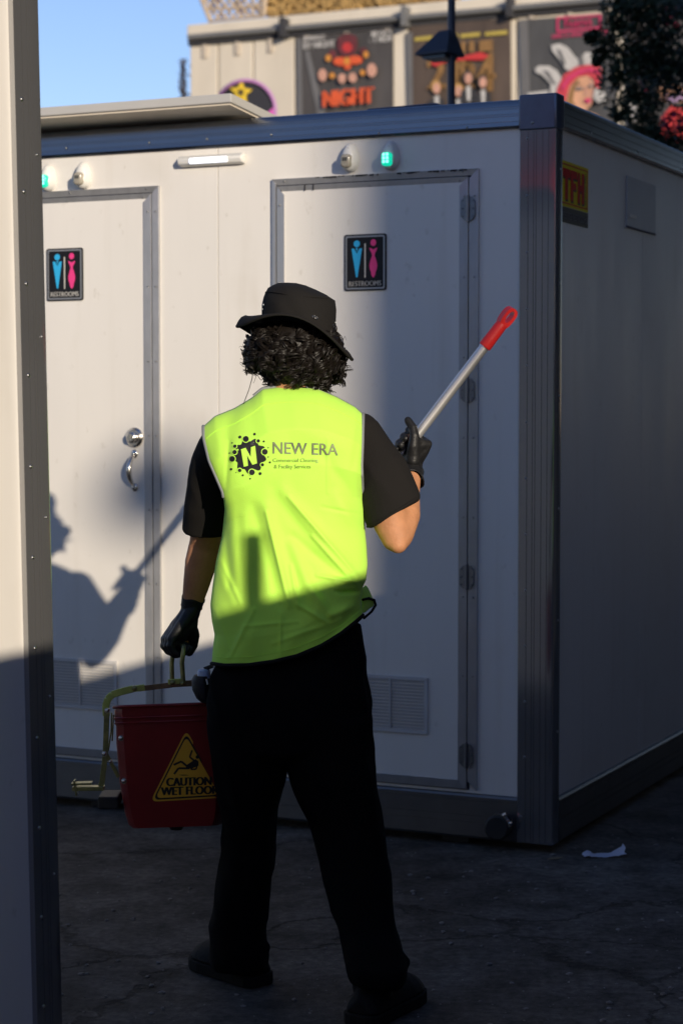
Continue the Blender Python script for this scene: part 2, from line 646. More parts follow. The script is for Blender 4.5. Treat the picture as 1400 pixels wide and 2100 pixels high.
def rrect(x0, x1, z0, z1, r, n=4):
    pts = []
    for cx, cz, a in ((x1 - r, z1 - r, 0), (x0 + r, z1 - r, 90), (x0 + r, z0 + r, 180), (x1 - r, z0 + r, 270)):
        for k in range(n + 1):
            t = math.radians(a + 90 * k / n)
            pts.append((cx + r * math.cos(t), cz + r * math.sin(t)))
    return pts


XA, YA, ZA = (1, 0, 0), (0, 1, 0), (0, 0, 1)

# ------------------------------------------------------------------ setting
g = MB()
g.add([(-150, -150, 0), (150, -150, 0), (150, 250, 0), (-150, 250, 0)], [(0, 1, 2, 3)])
tag(g.build('ground', 'asphalt'), kind='structure')

# ------------------------------------------------------------------ large restroom cabin in the middle
YAW = -TH
cab = thing('restroom_cabin', CORNER, YAW,
            'large white portable restroom cabin with two doors and a shaded right side', 'cabin',
            'portable restroom cabins')
L, W = 3.66, 3.2
TOP, BB, BASE = 2.497, 2.402, 0.181
for a, b in ((-1.246, -0.112), (-2.382, -1.2485), (-3.56, -2.3845)):
    MB().box(a, b, 0.0, 0.05, BASE - 0.01, BB + 0.01).build('wall_panel', 'panel', cab, bevel=0.0012)
for a, b in ((0.048, 1.017), (1.0195, 2.15), (2.1525, W - 0.05)):
    MB().box(-0.05, 0.0, a, b, BASE - 0.01, BB + 0.01).build('wall_panel', 'panel', cab, bevel=0.0012)
MB().box(-L, -0.06, W - 0.05, W, BASE, BB).build('wall_panel', 'panel', cab)
MB().box(-L, -L + 0.05, 0.0, W, BASE, BB).build('wall_panel', 'panel', cab)
MB().box(-L + 0.05, -0.05, 0.052, W - 0.052, 0.12, 0.17).build('floor_tray', 'dark_gap', cab)
MB().box(-L + 0.02, -0.02, 0.02, W - 0.02, TOP - 0.06, TOP - 0.02).build('roof', 'slab_white', cab)


def beam_profile(h, d, grooves, tilt=0.0):
    """outline in (outward, z): outward negative is towards the viewer; shallow grooves run along the extrusion"""
    pts = [(0.0, 0.0), (-d * 0.72, 0.0), (-d, 0.008)]
    for gz in grooves:
        o_ = -d + tilt * gz / h
        pts += [(o_, gz - 0.0009), (o_ + 0.003, gz - 0.0009), (o_ + 0.003, gz + 0.0009), (o_, gz + 0.0009)]
    pts += [(-d + tilt, h - 0.010), (-d + tilt + 0.004, h - 0.003), (-d + tilt + 0.010, h), (0.03, h), (0.03, 0.0)]
    return pts


# roof beam: front and right, grooved extrusion leaning back a little so that it mirrors the sky
pr = beam_profile(TOP - BB, 0.014, (0.022, 0.040, 0.047, 0.064, 0.071), 0.009)
MB().prism(pr, (-L, 0, BB), YA, ZA, (L - 0.118, 0, 0)).build('roof_beam', 'alu', cab, smooth=20)
MB().prism(beam_profile(TOP - BB, 0.014, (0.022, 0.047, 0.071)), (0, 0.056, BB), (-1, 0, 0), ZA, (0, W - 0.06, 0)).build('roof_beam', 'alu', cab, smooth=20)
pb = beam_profile(BASE - 0.03, 0.014, (0.055, 0.078, 0.128))
MB().prism(pb, (-L, 0, 0.03), YA, ZA, (L - 0.113, 0, 0)).build('base_beam', 'alu_base', cab, smooth=20)
MB().prism(pb, (0, 0.051, 0.03), (-1, 0, 0), ZA, (0, W - 0.06, 0)).build('base_beam', 'alu_base', cab, smooth=20)


def post_outline(w1, w2, d):
    """plan outline of a grooved corner post, corner at the origin, front arm along -x, side arm along +y"""
    p = [(-w1, 0.03), (-w1, -d)]
    k = 0
    for gx in (-w1 + 0.028, -w1 + 0.047, -w1 + 0.056, -w1 + 0.078, -w1 + 0.098):
        if gx < -0.006:
            p += [(gx - 0.0009, -d), (gx - 0.0009, -d + 0.004), (gx + 0.0009, -d + 0.004), (gx + 0.0009, -d)]
    r = 0.006
    for k in range(5):
        t = math.radians(-90 + 90 * k / 4)
        p.append((d - r + r * math.cos(t), -d + r + r * math.sin(t)))
    p += [(d, w2), (-0.03, w2), (-0.03, 0.03)]
    return p


MB().prism(post_outline(0.113, 0.049, 0.012), (0, 0, 0.031), XA, YA, (0, 0, BB - 0.031)).build('corner_post', 'alu_post', cab, smooth=20)
c = MB()
c.prism([(-0.118, -0.016), (-0.008, -0.016), (0.010, -0.014), (0.016, -0.006), (0.016, 0.056), (-0.118, 0.056)],
        (0, 0, BB - 0.010), XA, YA, (0, 0, TOP - BB + 0.022))
c.build('corner_cap', 'cap_blue', cab, bevel=0.006, bseg=3, smooth=40)


def rivet(mb, x, y, z, nrm, r=0.0042, h=0.003):
    nrm = Vector(nrm)
    u = nrm.orthogonal().normalized()
    v_ = nrm.cross(u)
    c0 = Vector((x, y, z))
    rings = []
    for k, (rr, hh) in enumerate(((1, 0), (0.9, 0.5), (0.5, 0.95))):
        rings.append([c0 + (u * math.cos(a) + v_ * math.sin(a)) * r * rr + nrm * h * hh for a in [i * math.pi / 4 for i in range(8)]])
    mb.loft(rings)


rv = MB()
for x in (-1.87, -1.52, -1.285, -1.03, -0.62, -0.30):
    rivet(rv, x, -0.0135, BB + 0.012 if x > -1.0 else BB + 0.030, (0, -1, 0))
for i in range(12):
    rivet(rv, -0.088, -0.012, 0.22 + i * 0.30 * 0.62 + 0.1, (0, -1, 0), 0.0045)
    if i % 2:
        rivet(rv, 0.012, 0.03, 0.22 + i * 0.186, (1, 0, 0), 0.004)
for y in (0.35, 0.9, 1.5, 2.1):
    rivet(rv, 0.0135, y, BB + 0.02, (1, 0, 0))
rivet(rv, -0.07, -0.016, BB + 0.014, (0, -1, 0), 0.006, 0.004)
rv.build('rivets', 'rivet', cab, smooth=50, kind='stuff')
for x in (-1.76, -3.3, -0.35):
    MB().box(x - 0.05, x + 0.05, 0.03, 0.13, 0.0, 0.034).build('foot', 'rubber', cab, bevel=0.004)
MB().box(-0.10, -0.02, 2.0, 2.1, 0.0, 0.034).build('foot', 'rubber', cab, bevel=0.004)


# doors -------------------------------------------------------------
def frame_bar(a, b, wide, inward, tilt, proud=0.014):
    """mitred flat bar from a to b (x,z); wide is measured towards 'inward'; tilt lowers the outer edge"""
    m = MB()
    a, b, n_ = Vector((a[0], 0, a[1])), Vector((b[0], 0, b[1])), Vector((inward[0], 0, inward[1]))
    d = (b - a).normalized()
    yo, yi = (-proud + tilt, -proud) if tilt >= 0 else (-proud, -proud - tilt)
    v = [a + Vector((0, yo, 0)), b + Vector((0, yo, 0)), b - d * wide + n_ * wide + Vector((0, yi, 0)), a + d * wide + n_ * wide + Vector((0, yi, 0))]
    v += [Vector((q.x, 0.001, q.z)) for q in v]
    m.add(v, [(0, 1, 2, 3), (7, 6, 5, 4), (0, 4, 5, 1), (1, 5, 6, 2), (2, 6, 7, 3), (3, 7, 4, 0)])
    return m


def make_door(x0, x1, ztop, zbot, jl, jr, hinge_x, lock_x, with_lock_z):
    """x0..x1 outer jambs; jl, jr widths of the outer jambs; returns the door"""
    for (a, b, wd, inn) in (((x0, zbot), (x0, ztop), jl, (1, 0)), ((x1, ztop), (x1, zbot), jr, (-1, 0))):
        frame_bar(a, b, wd, inn, 0.003).build('door_jamb', 'alu_frame', cab, bevel=0.0008)
    frame_bar((x0, ztop), (x1, ztop), 0.022, (0, -1), -0.006).build('door_head', 'alu_frame', cab, bevel=0.0008)
    gx0, gx1 = x0 + jl + 0.0045, x1 - jr - 0.0045
    gt, gb = ztop - 0.026, zbot + 0.004
    MB().box(x0 + jl - 0.002, x1 - jr + 0.002, -0.0025, 0.0, zbot, ztop - 0.02).build('door_rebate', 'dark_gap', cab)
    leaf = MB().box(gx0 + 0.004, gx1 - 0.004, -0.011, -0.003, gb + 0.004, gt - 0.004).build('door', 'panel', cab, bevel=0.001)
    s = 0.030
    for (a, b, inn, tl) in (((gx0, gb), (gx0, gt), (1, 0), 0.003), ((gx1, gt), (gx1, gb), (-1, 0), 0.003)):
        frame_bar(a, b, s, inn, tl, 0.016).build('door_stile', 'alu_frame', leaf, bevel=0.0008)
    frame_bar((gx0, gt), (gx1, gt), 0.025, (0, -1), -0.007, 0.016).build('door_rail', 'alu_frame', leaf, bevel=0.0008)
    frame_bar((gx1, gb), (gx0, gb), 0.030, (0, 1), 0.004, 0.016).build('door_rail', 'alu_frame', leaf, bevel=0.0008)
    r_ = MB()
    z = zbot + 0.12
    while z < ztop - 0.05:
        for x in (gx0 + 0.012, gx1 - 0.012, x1 - jr * 0.4):
            rivet(r_, x, -0.016, z, (0, -1, 0), 0.0035)
        z += 0.268
    for x in (gx0 + 0.02, (gx0 + gx1) / 2, gx1 - 0.03):
        rivet(r_, x, -0.015, gt - 0.014, (0, -1, 0), 0.0035)
        rivet(r_, x + 0.01, -0.0135, ztop - 0.009, (0, -1, 0), 0.0035)
    r_.build('rivets', 'rivet', leaf, smooth=50, kind='stuff')
    for hz in (2.146, 1.542, 0.915, 0.311):
        h = MB()
        sgn = 1 if hinge_x > (x0 + x1) / 2 else -1
        h.prism([(-0.026, -0.026), (-0.014, -0.038), (-0.004, -0.042), (0.004, -0.042), (0.014, -0.038), (0.024, -0.026), (0.024, 0.026), (0.014, 0.038), (-0.014, 0.038), (-0.026, 0.026)],
                (hinge_x, -0.016, hz), XA, ZA, (0, -0.004, 0))
        h.tube([(hinge_x, -0.021, hz - 0.043), (hinge_x, -0.021, hz + 0.043)], 0.0065, 10)
        for sx in (-0.019, 0.018):
            for sz in (-0.026, 0, 0.026):
                rivet(h, hinge_x + sx, -0.020, hz + sz, (0, -1, 0), 0.0032)
        h.build('hinge', 'hinge', leaf, smooth=40)
    # louvred vent low in the leaf
    return leaf


def vent(leaf, x0, x1, z0, z1):
    m = MB()
    t = 0.012
    m.box(x0, x1, -0.018, -0.010, z1 - t, z1).box(x0, x1, -0.018, -0.010, z0, z0 + t)
    m.box(x0, x0 + t, -0.018, -0.010, z0 + t, z1 - t).box(x1 - t, x1, -0.018, -0.010, z0 + t, z1 - t)
    k = 15
    for i in range(k):
        zc = z0 + t + (z1 - z0 - 2 * t) * (i + 0.5) / k
        m.obox(((x0 + x1) / 2, -0.014, zc), ((x1 - x0) / 2 - t, 0, 0), (0, 0.0012, -0.0036), (0, 0.0009, 0.0003))
    m.box((x0 + x1) / 2 - 0.003, (x0 + x1) / 2 + 0.003, -0.0185, -0.0125, z0 + t, z1 - t)
    for x in (x0 + 0.006, x1 - 0.006):
        for z in (z0 + 0.006, z1 - 0.006):
            rivet(m, x, -0.018, z, (0, -1, 0), 0.003)
    m.build('vent_grille', 'vent', leaf)


def lock_set(leaf, x, zk, zh0, zh1):
    k = MB()
    y = -0.011
    k.tube([(x, y, zk), (x, y - 0.006, zk), (x, y - 0.014, zk)], [0.036, 0.036, 0.028], 24)
    k.tube([(x, y - 0.012, zk), (x, y - 0.030, zk), (x, y - 0.034, zk)], [0.021, 0.019, 0.014], 20)
    k.box(x - 0.002, x + 0.002, y - 0.037, y - 0.03, zk - 0.009, zk + 0.009)
    k.build('deadbolt', 'steel', leaf, smooth=35)
    h = MB()
    n = 12
    pts, rr = [], []
    for i in range(n + 1):
        t = i / n
        pts.append((x - 0.004 * math.sin(math.pi * t), y - 0.004 - 0.034 * math.sin(math.pi * t) ** 0.6, zh0 - 0.012 + (zh1 - zh0 + 0.024) * t))
        rr.append(0.0055 + 0.0045 * math.sin(math.pi * t))
    h.tube(pts, rr, 10)
    for z in (zh0 - 0.008, zh1 + 0.008):
        h.ball((x, y - 0.003, z), (0.013, 0.006, 0.016))
        rivet(h, x, y - 0.008, z, (0, -1, 0), 0.004)
    h.build('pull_handle', 'steel', leaf, smooth=60)


door_r = make_door(-1.029, -0.260, 2.278, 0.191, 0.016, 0.0315, -0.2935, -0.95, 1.37)
vent(door_r, -0.715, -0.436, 0.372, 0.566)
lock_set(door_r, -0.925, 1.376, 1.325, 1.187)
door_l = make_door(-2.252, -1.483, 2.278, 0.191, 0.0315, 0.026, -2.2185, -1.58, 1.37)
vent(door_l, -1.985, -1.665, 0.372, 0.556)
lock_set(door_l, -1.586, 1.376, 1.325, 1.187)

gr = MB()
rg = random.Random(4)
for i in range(46):
    x = rg.choice((rg.uniform(-0.86, -0.62), rg.uniform(-0.56, -0.30)))
    w_, h_ = rg.uniform(0.004, 0.022), rg.uniform(0.002, 0.009)
    gr.prism([(0, 0), (w_, 0.001), (w_ * 0.9, -h_), (w_ * 0.5, -h_ * 0.5), (0.001, -h_ * 0.8)], (x, -0.0142, 2.277), XA, ZA, (0, -0.0007, 0))
for x in (-0.90, -0.868):
    gr.box(x, x + 0.004, -0.0170, -0.0162, 2.232, 2.252)
gr.build('grime', 'dark_gap', cab, kind='stuff')

# hose coupling on the base beam
cp = MB()
cx, cz = -0.170, 0.084
ax = Vector((0.12, -1, 0.02)).normalized()
c0 = Vector((cx, -0.012, cz))
cp.tube([c0, c0 + ax * 0.06, c0 + ax * 0.066], [0.043, 0.043, 0.036], 24)
cp.build('drain_cap', 'rubber', cab, smooth=40)
cl = MB()
for k in range(7):
    t0, t1 = math.radians(8 + k * 13), math.radians(8 + (k + 1) * 13)
    q0 = c0 + ax * 0.05 + Vector((math.cos(t0), 0, math.sin(t0))) * 0.0455
    q1 = c0 + ax * 0.05 + Vector((math.cos(t1), 0, math.sin(t1))) * 0.0455
    cl.bar(q0, q1, 0.020, 0.0035, up=tuple(((q0 + q1) / 2 - c0 - ax * 0.05).normalized()))
cl.tube([c0 + Vector((0.026, -0.05, 0.045)), c0 + Vector((0.038, -0.05, 0.050))], 0.007, 8)
cl.tube([c0 + Vector((0.044, -0.05, 0.018)), c0 + Vector((0.058, -0.05, 0.022))], 0.006, 8)
cl.build('clamp_ring', 'steel', cab, smooth=40)

# roof fittings
zs = 2.522
p0x = front(500, 240)[0]
hat_tilt = 0.09
def hatch_box(x0, x1, y0, y1, z0, z1):
    m_ = MB().box(x0, x1, y0, y1, z0, z1)
    m_.v = [(p[0], p[1], p[2] - (p[1] + 0.15) * hat_tilt) for p in m_.v]
    return m_
hatch_box(-3.6, p0x + 0.03, -0.15, 0.62, zs + 0.009, zs + 0.040).build('roof_hatch', 'slab_white', cab, bevel=0.003)
hatch_box(-3.59, p0x + 0.02, -0.14, 0.61, zs + 0.003, zs + 0.009).build('hatch_bounce_face', 'slab_bounce', cab)  # thin lighter face painting bounce light under the hatch
MB().box(-3.5, p0x - 0.03, 0.16, 0.5, TOP - 0.03, zs - 0.055 ).build('hatch_kerb', 'slab_white', cab)
MB().prism([(-0.93, 0), (-0.78, 0), (-0.86, 0.055), (-0.93, 0.055)], (0, 0.25, TOP - 0.03), XA, ZA, (0, 0.5, 0)).build('roof_cowl', 'hood_navy', cab, bevel=0.004)
vx0, vx1 = front(697, 214)[0], front(868, 214)[0]
MB().prism([(vx0 - 0.02, 0), (vx1 + 0.05, 0), (vx1 - 0.005, 0.058), (vx1 - 0.03, 0.068), (vx0 + 0.02, 0.064)], (0, 0.18, TOP - 0.03), XA, ZA, (0, 0.45, 0)).build('roof_vent', 'hood_navy', cab, bevel=0.006)


def cabw(x, y, z):
    return CORNER + EX * x + EY * y + EZ * z


# status lamps over the doors ---------------------------------------
def status_lamp(x, z, lit, label, door):
    r = thing('status_lamp', cabw(x, -0.001, z), YAW, label, 'lamp', 'egg shaped status lamps above the cabin doors')
    h = MB()
    rings = []
    for k, (s, d) in enumerate(((1.0, 0.0), (1.0, 0.006), (0.96, 0.014), (0.85, 0.024), (0.66, 0.032), (0.40, 0.036))):
        rings.append([(0.030 * s * math.cos(a) * (1.0 - 0.18 * math.sin(a)), -d - 0.010 * max(0, -math.sin(a)) * (d > 0.004), 0.050 * s * math.sin(a)) for a in [i * math.pi / 12 for i in range(24)]])
    h.loft(rings)
    h.build('housing', 'white_plastic', r, smooth=50)
    hole = MB()
    hole.tube([(0.002, -0.026, 0.026), (0.002, -0.033, 0.026)], 0.0045, 8)
    hole.build('sensor', 'sign_black', r, smooth=40)
    ln = MB()
    rings = []
    for s, d in ((1.0, 0.030), (1.0, 0.046), (0.90, 0.051), (0.7, 0.053)):
        rings.append([(q[0] * s, -d, q[1] * s - 0.014) for q in rrect(-0.018, 0.018, -0.024, 0.022, 0.012)])
    ln.loft(rings)
    ln.build('lens', 'lens_green' if lit else 'lens_off', r, smooth=45)
    co = MB()
    if lit:
        for sx in (-0.0065, 0.0065):
            for sz in (-0.024, -0.012, 0.0):
                co.box(sx - 0.0042, sx + 0.0042, -0.0545, -0.0535, sz - 0.0045, sz + 0.0045)
        co.build('led_cluster', 'lens_green_core', r)
    else:
        co.box(-0.009, 0.009, -0.0545, -0.0535, -0.016, -0.004)
        co.build('bulb_mount', 'lens_off_core', r)
    return r


status_lamp(-0.729, 2.338, False, 'unlit egg shaped lamp above the right door, left of the glowing green one', 0)
status_lamp(-0.578, 2.336, True, 'glowing green egg shaped lamp in shade above the right door', 0)
status_lamp(-1.950, 2.328, True, 'sunlit glowing green lamp above the left door, next to the grooved post', 0)
status_lamp(-1.799, 2.330, False, 'unlit sunlit egg shaped lamp above the left door', 0)

# light bar between the doors
lb = thing('light_bar', cabw(-1.2645, -0.001, 2.357), YAW, 'slim white light bar glowing between the two cabin doors', 'lamp')
m = MB()
m.prism([(0, -0.020), (-0.030, -0.014), (-0.036, 0.004), (-0.020, 0.018), (0, 0.020)], (-0.13, 0, 0), YA, ZA, (0.26, 0, 0))
m.build('housing', 'white_plastic', lb, bevel=0.006, bseg=3, smooth=40)
m = MB()
m.prism([(-0.0300, -0.013), (-0.0385, -0.0105), (-0.0395, 0.004), (-0.0335, 0.009)], (-0.078, 0, 0), YA, ZA, (0.150, 0, 0))
m.build('diffuser', 'led', lb, bevel=0.002)


# restroom signs -----------------------------------------------------
def make_sign(label):
    r = thing('restroom_sign', (0, 0, 0), YAW, label, 'sign', 'black restroom signs on the cabin doors')
    a, b = 0.0785, 0.096
    MB().prism(rrect(-a, a, -b, b, 0.008), (0, 0, 0), XA, ZA, (0, -0.004, 0)).build('backing', 'sign_black', r)
    fr = MB()
    o_, i_ = rrect(-a + 0.005, a - 0.005, -b + 0.005, b - 0.005, 0.006), rrect(-a + 0.0105, a - 0.0105, -b + 0.0105, b - 0.0105, 0.004)
    n = len(o_)
    fr.add([(p[0], -0.0042, p[1]) for p in o_] + [(p[0], -0.0056, p[1]) for p in o_] + [(p[0], -0.0056, p[1]) for p in i_] + [(p[0], -0.0042, p[1]) for p in i_],
           [f for k in range(n) for f in ((k, (k + 1) % n, n + (k + 1) % n, n + k), (n + k, n + (k + 1) % n, 2 * n + (k + 1) % n, 2 * n + k), (2 * n + k, 2 * n + (k + 1) % n, 3 * n + (k + 1) % n, 3 * n + k))])
    fr.build('border', 'sign_edge', r)
    yb = -0.0042
    ma = MB()
    ma.prism(ell(-0.031, 0.064, 0.0115, 0.0115), (0, yb, 0), XA, ZA, (0, -0.0012, 0))
    ma.prism([(-0.0505, 0.048), (-0.041, 0.048), (-0.031, 0.030), (-0.021, 0.048), (-0.0115, 0.048), (-0.0285, -0.050), (-0.0335, -0.050)], (0, yb, 0), XA, ZA, (0, -0.0012, 0))
    ma.prism([(-0.0345, 0.050), (-0.0275, 0.050), (-0.031, 0.036)], (0, yb, 0), XA, ZA, (0, -0.0012, 0))
    ma.build('male_figure', 'sign_blue', r)
    fe = MB()
    fe.prism(ell(0.031, 0.066, 0.0105, 0.0115), (0, yb, 0), XA, ZA, (0, -0.0012, 0))
    #hp = [(0.046, 0.049), (0.040, 0.049), (0.036, 0.045), (0.026, 0.045), (0.022, 0.049), (0.016, 0.049), (0.019, 0.040), (0.025, 0.030), (0.0265, 0.022), (0.0215, 0.010), (0.0165, -0.008), (0.0175, -0.022), (0.0225, -0.034), (0.024, -0.044), (0.0295, -0.052)]
    #hp = hp + [(0.062 - x, z) for x, z in reversed(hp)][:-0 or None]
    half = [(0.016, 0.049), (0.019, 0.040), (0.025, 0.030), (0.0265, 0.022), (0.0215, 0.010), (0.0165, -0.008), (0.0175, -0.022), (0.0225, -0.034), (0.024, -0.044), (0.0295, -0.052)]
    full = half + [(0.062 - x, z) for x, z in reversed(half)] + [(0.038, 0.0465), (0.031, 0.043), (0.024, 0.0465)]
    fe.prism(full, (0, yb, 0), XA, ZA, (0, -0.0012, 0))
    fe.build('female_figure', 'sign_pink', r)
    MB().box(-0.002, 0.002, yb - 0.0012, yb, -0.052, 0.064).build('divider', 'sign_white', r)
    text_local(MB(), 'RESTROOMS', -0.060, 0.060, -0.080, -0.063, yb - 0.0010, 0, 0.0006).build('lettering', 'sign_white', r)
    return r


sg = make_sign('restroom sign in full sun on the left cabin door')
sg.location = cabw(-1.8785, -0.0115, 1.972)
s2 = sg.copy()
COL.objects.link(s2)
s2['label'] = 'restroom sign half in shadow on the right cabin door behind the bucket hat'
s2.location = cabw(-0.670, -0.0115, 1.979)
for ch in list(sg.children):
    c2 = ch.copy()
    COL.objects.link(c2)
    c2.parent = s2

# sticker and document sleeve on the shaded right wall ----------------
RY = math.pi / 2 - TH
st = thing('hire_sticker', cabw(0.0005, 0.205, 2.197), RY, 'yellow and black hire company sticker on the shaded cabin wall', 'sticker')
MB().box(-0.149, 0.149, -0.0015, 0.0, -0.045, 0.105).build('yellow_sheet', 'stk_yellow', st)
MB().box(-0.149, 0.149, -0.0015, 0.0, -0.098, -0.047).build('black_sheet', 'sign_black', st)
m = MB()
for (a, b, c_, d) in ((-0.14, 0.14, 0.092, 0.096), (-0.14, 0.14, -0.036, -0.032), (-0.14, -0.135, -0.032, 0.092), (0.135, 0.14, -0.032, 0.092)):
    m.box(a, b, -0.0022, -0.0016, c_, d)
m.build('red_border', 'stk_red', st)
m = MB()
for (sx, mi, y_) in ((0.006, 1, -0.0026), (0.0, 0, -0.0036)):
    # fat letters T F H built from strokes
    for (a, b, c_, d) in ((-0.126, -0.050, 0.052, 0.080), (-0.101, -0.075, -0.022, 0.052), (-0.044, -0.018, -0.022, 0.080), (-0.018, 0.022, 0.054, 0.080), (-0.018, 0.012, 0.018, 0.040),
                          (0.030, 0.054, -0.022, 0.080), (0.054, 0.074, 0.018, 0.040), (0.074, 0.098, -0.022, 0.080)):
        m.box(a + sx, b + sx, y_, y_ + 0.0009, c_ - sx, d - sx, mi)
m.build('lettering', ['stk_red', 'sign_black'], st)
m = MB()
v_, f_ = text2d('HIRE SERVICES')
m.add([(0.106 + 0.017 * (1 - (1 - p[1])), -0.0026, 0.082 - 0.104 * p[0]) for p in v_], f_)
m.build('side_lettering', 'sign_black', st)
text_local(MB(), 'PRESTIGE RESTROOMS', -0.136, 0.136, -0.086, -0.062, -0.0022, 0, 0.0).build('caption', 'stk_grey', st)

ds = thing('document_sleeve', cabw(0.0005, 0.985, 2.238), RY, 'pale plastic document sleeve stuck on the shaded cabin wall', 'sleeve')
MB().box(-0.185, 0.185, -0.004, 0.0, -0.092, 0.088).build('sleeve', 'clear_sleeve', ds, bevel=0.001)
MB().box(-0.16, -0.07, -0.0062, -0.0042, -0.060, -0.048).build('clip', 'sign_white', ds)
MB().box(-0.188, 0.188, -0.006, -0.0005, -0.098, -0.0925).build('bottom_strip', 'stk_grey', ds)

# ------------------------------------------------------------------ near cabin at the left edge
LEAN = -0.0190
LC = P(93, 838, 4.11)
nc = thing('restroom_cabin', (LC.x + 0.0140, LC.y, 0), 0, 'white restroom cabin cut off by the left edge, with a grooved metal corner post', 'cabin',
           'portable restroom cabins', rot=(0, LEAN, YAW))
for a, b in ((-1.18, -0.081), (-2.32, -1.183), (-3.5, -2.323)):
    MB().box(-0.05, 0.0, a, b, 0.175, 2.41).build('wall_panel', 'panel', nc, bevel=0.0012)
MB().box(-2.4, -0.11, -0.05, 0.0, 0.175, 2.41).build('wall_panel', 'panel', nc)
MB().box(-2.4, -0.05, -3.5, -3.45, 0.175, 2.41).build('wall_panel', 'panel', nc)
MB().box(-2.38, -0.02, -3.48, -0.02, 2.44, 2.48).build('roof', 'slab_white', nc)
po = []
for q in post_outline(0.083, 0.08, 0.012):
    po.append((-q[1], q[0]))          # turned so that the long grooved arm lies on the side wall
MB().prism(po, (0, 0, 0.031), XA, YA, (0, 0, 2.37)).build('corner_post', 'alu_post', nc, smooth=20)
m = MB()
for i in range(12):
    rivet(m, 0.012, -0.060, 0.06 + i * 0.186, (1, 0, 0), 0.0045)
    rivet(m, 0.012, -0.010, 0.14 + i * 0.372, (1, 0, 0), 0.003) if i < 6 else None
m.build('rivets', 'rivet', nc, smooth=50, kind='stuff')
MB().prism([(-q[0], q[1]) for q in pr], (0, -3.5, BB), XA, ZA, (0, 3.5, 0)).build('roof_beam', 'alu', nc, smooth=20)
MB().prism([(-q[0], q[1]) for q in pb], (0, -3.5, 0.03), XA, ZA, (0, 3.5 - 0.1, 0)).build('base_beam', 'alu_base', nc, smooth=20)
for y in (-3.2, -0.4):
    MB().box(-0.14, -0.03, y, y + 0.1, 0.0, 0.032).build('foot', 'rubber', nc)

# ------------------------------------------------------------------ concrete building with posters, far behind
B0 = P(700, 400, 40.0)
B0.z = 0


def bw(px, py, off=0.0):
    return onplane(px, py, B0 - EY * off, EY)


def bl(px, py):
    p = onplane(px, py, B0, EY) - B0
    return p.dot(EX), p.z


bld = thing('concrete_building', B0, YAW, 'pale concrete building with hanging posters behind the cabins', 'building')
xl_, ztop_ = bl(388, 52)
xr_ = bl(1500, 0)[0] + 4
zg = bl(388, 84)[1]
xs = [xl_]
for px in (447, 519, 605, 725, 838, 940, 1058, 1160, 1260, 1360):
    xs.append(bl(px, 150)[0])
xs.append(xr_)
for a, b in zip(xs[:-1], xs[1:]):
    MB().box(a + 0.018, b - 0.018, 0.0, 0.35, 0.0, zg).build('wall_panel', 'concrete', bld, bevel=0.02)
MB().box(xl_ + 0.02, xr_, 0.06, 9.0, 0.0, zg - 0.02).build('wall_core', 'concrete_cap', bld)
MB().box(xl_ - 0.05, xr_, -0.02, 9.0, zg, ztop_ + 0.02).build('parapet', 'concrete', bld, bevel=0.03)
gx = [388, 590, 838, 1052, 1290, 1500]
gy = [72, 57, 38, 20, 1, -16]
for i in range(5):
    a, b = bl(gx[i], gy[i]), bl(gx[i + 1], gy[i + 1])
    zc = zg + 0.055
    MB().tube([(a[0] + 0.05, -0.12, zc), (b[0] - 0.06, -0.12, zc)], 0.062, 12).build('awning_roll', 'gutter', bld, smooth=40)
    MB().box(b[0] - 0.05, b[0] + 0.05, -0.3, 0.0, zc - 0.18, zc + 0.2).build('bracket', 'gutter_dark' if i % 2 == 0 else 'gutter', bld)
    for k in range(3):
        x = a[0] + (b[0] - a[0]) * (k + 0.5) / 3
        MB().box(x - 0.05, x + 0.05, -0.05, -0.002, zc - 0.42, zc - 0.13).build('hook', 'concrete_cap', bld)
MB().box(xl_, xr_, -0.06, -0.005, zg - 0.10, zg - 0.015).build('painted_shadow', 'gutter_dark', bld)  # dark strip stands in for the shade below the awning rolls


def poster(corners, base, label):
    """corners in picture order: top left, top right, bottom right, bottom left"""
    c0_ = bw(*corners[3])
    r = thing('poster', c0_, YAW, label, 'poster', 'posters hanging on the concrete building')
    m = MB()
    q = [bw(*c_, 0.05) for c_ in corners]
    m.add(q + [p + EY * 0.03 for p in q], [(0, 1, 2, 3), (7, 6, 5, 4), (0, 4, 5, 1), (1, 5, 6, 2), (2, 6, 7, 3), (3, 7, 4, 0)])
    m.build('banner', base, r, world=True)
    return r


class Print:
    def __init__(self, root):
        self.root, self.lay = root, 0.06

    def poly(self, pts, mname, name, n=None):
        m = MB()
        self.lay += 0.006
        q = [bw(p[0], p[1], self.lay) for p in pts]
        m.add(q, [tuple(range(len(q)))])
        return m.build(name, mname, self.root, world=True)

    def many(self, polys, mname, name):
        m = MB()
        self.lay += 0.006
        for pts in polys:
            q = [bw(p[0], p[1], self.lay) for p in pts]
            m.add(q, [tuple(range(len(q)))])
        return m.build(name, mname, self.root, world=True)

    def text(self, body, x0, y0, x1, y1, slope, mname, name, bold=0.0):
        """box with baseline from (x0,y1) rising by slope"""
        v, f = text2d(body)
        m = MB()
        self.lay += 0.006
        for dx in ((0,) if not bold else (-bold, 0, bold)):
            m.add([bw(x0 + dx + p[0] * (x1 - x0), y1 + slope * p[0] * (x1 - x0) - p[1] * (y1 - y0), self.lay + abs(dx) * 0.001) for p in v], f)
        return m.build(name, mname, self.root, world=True)


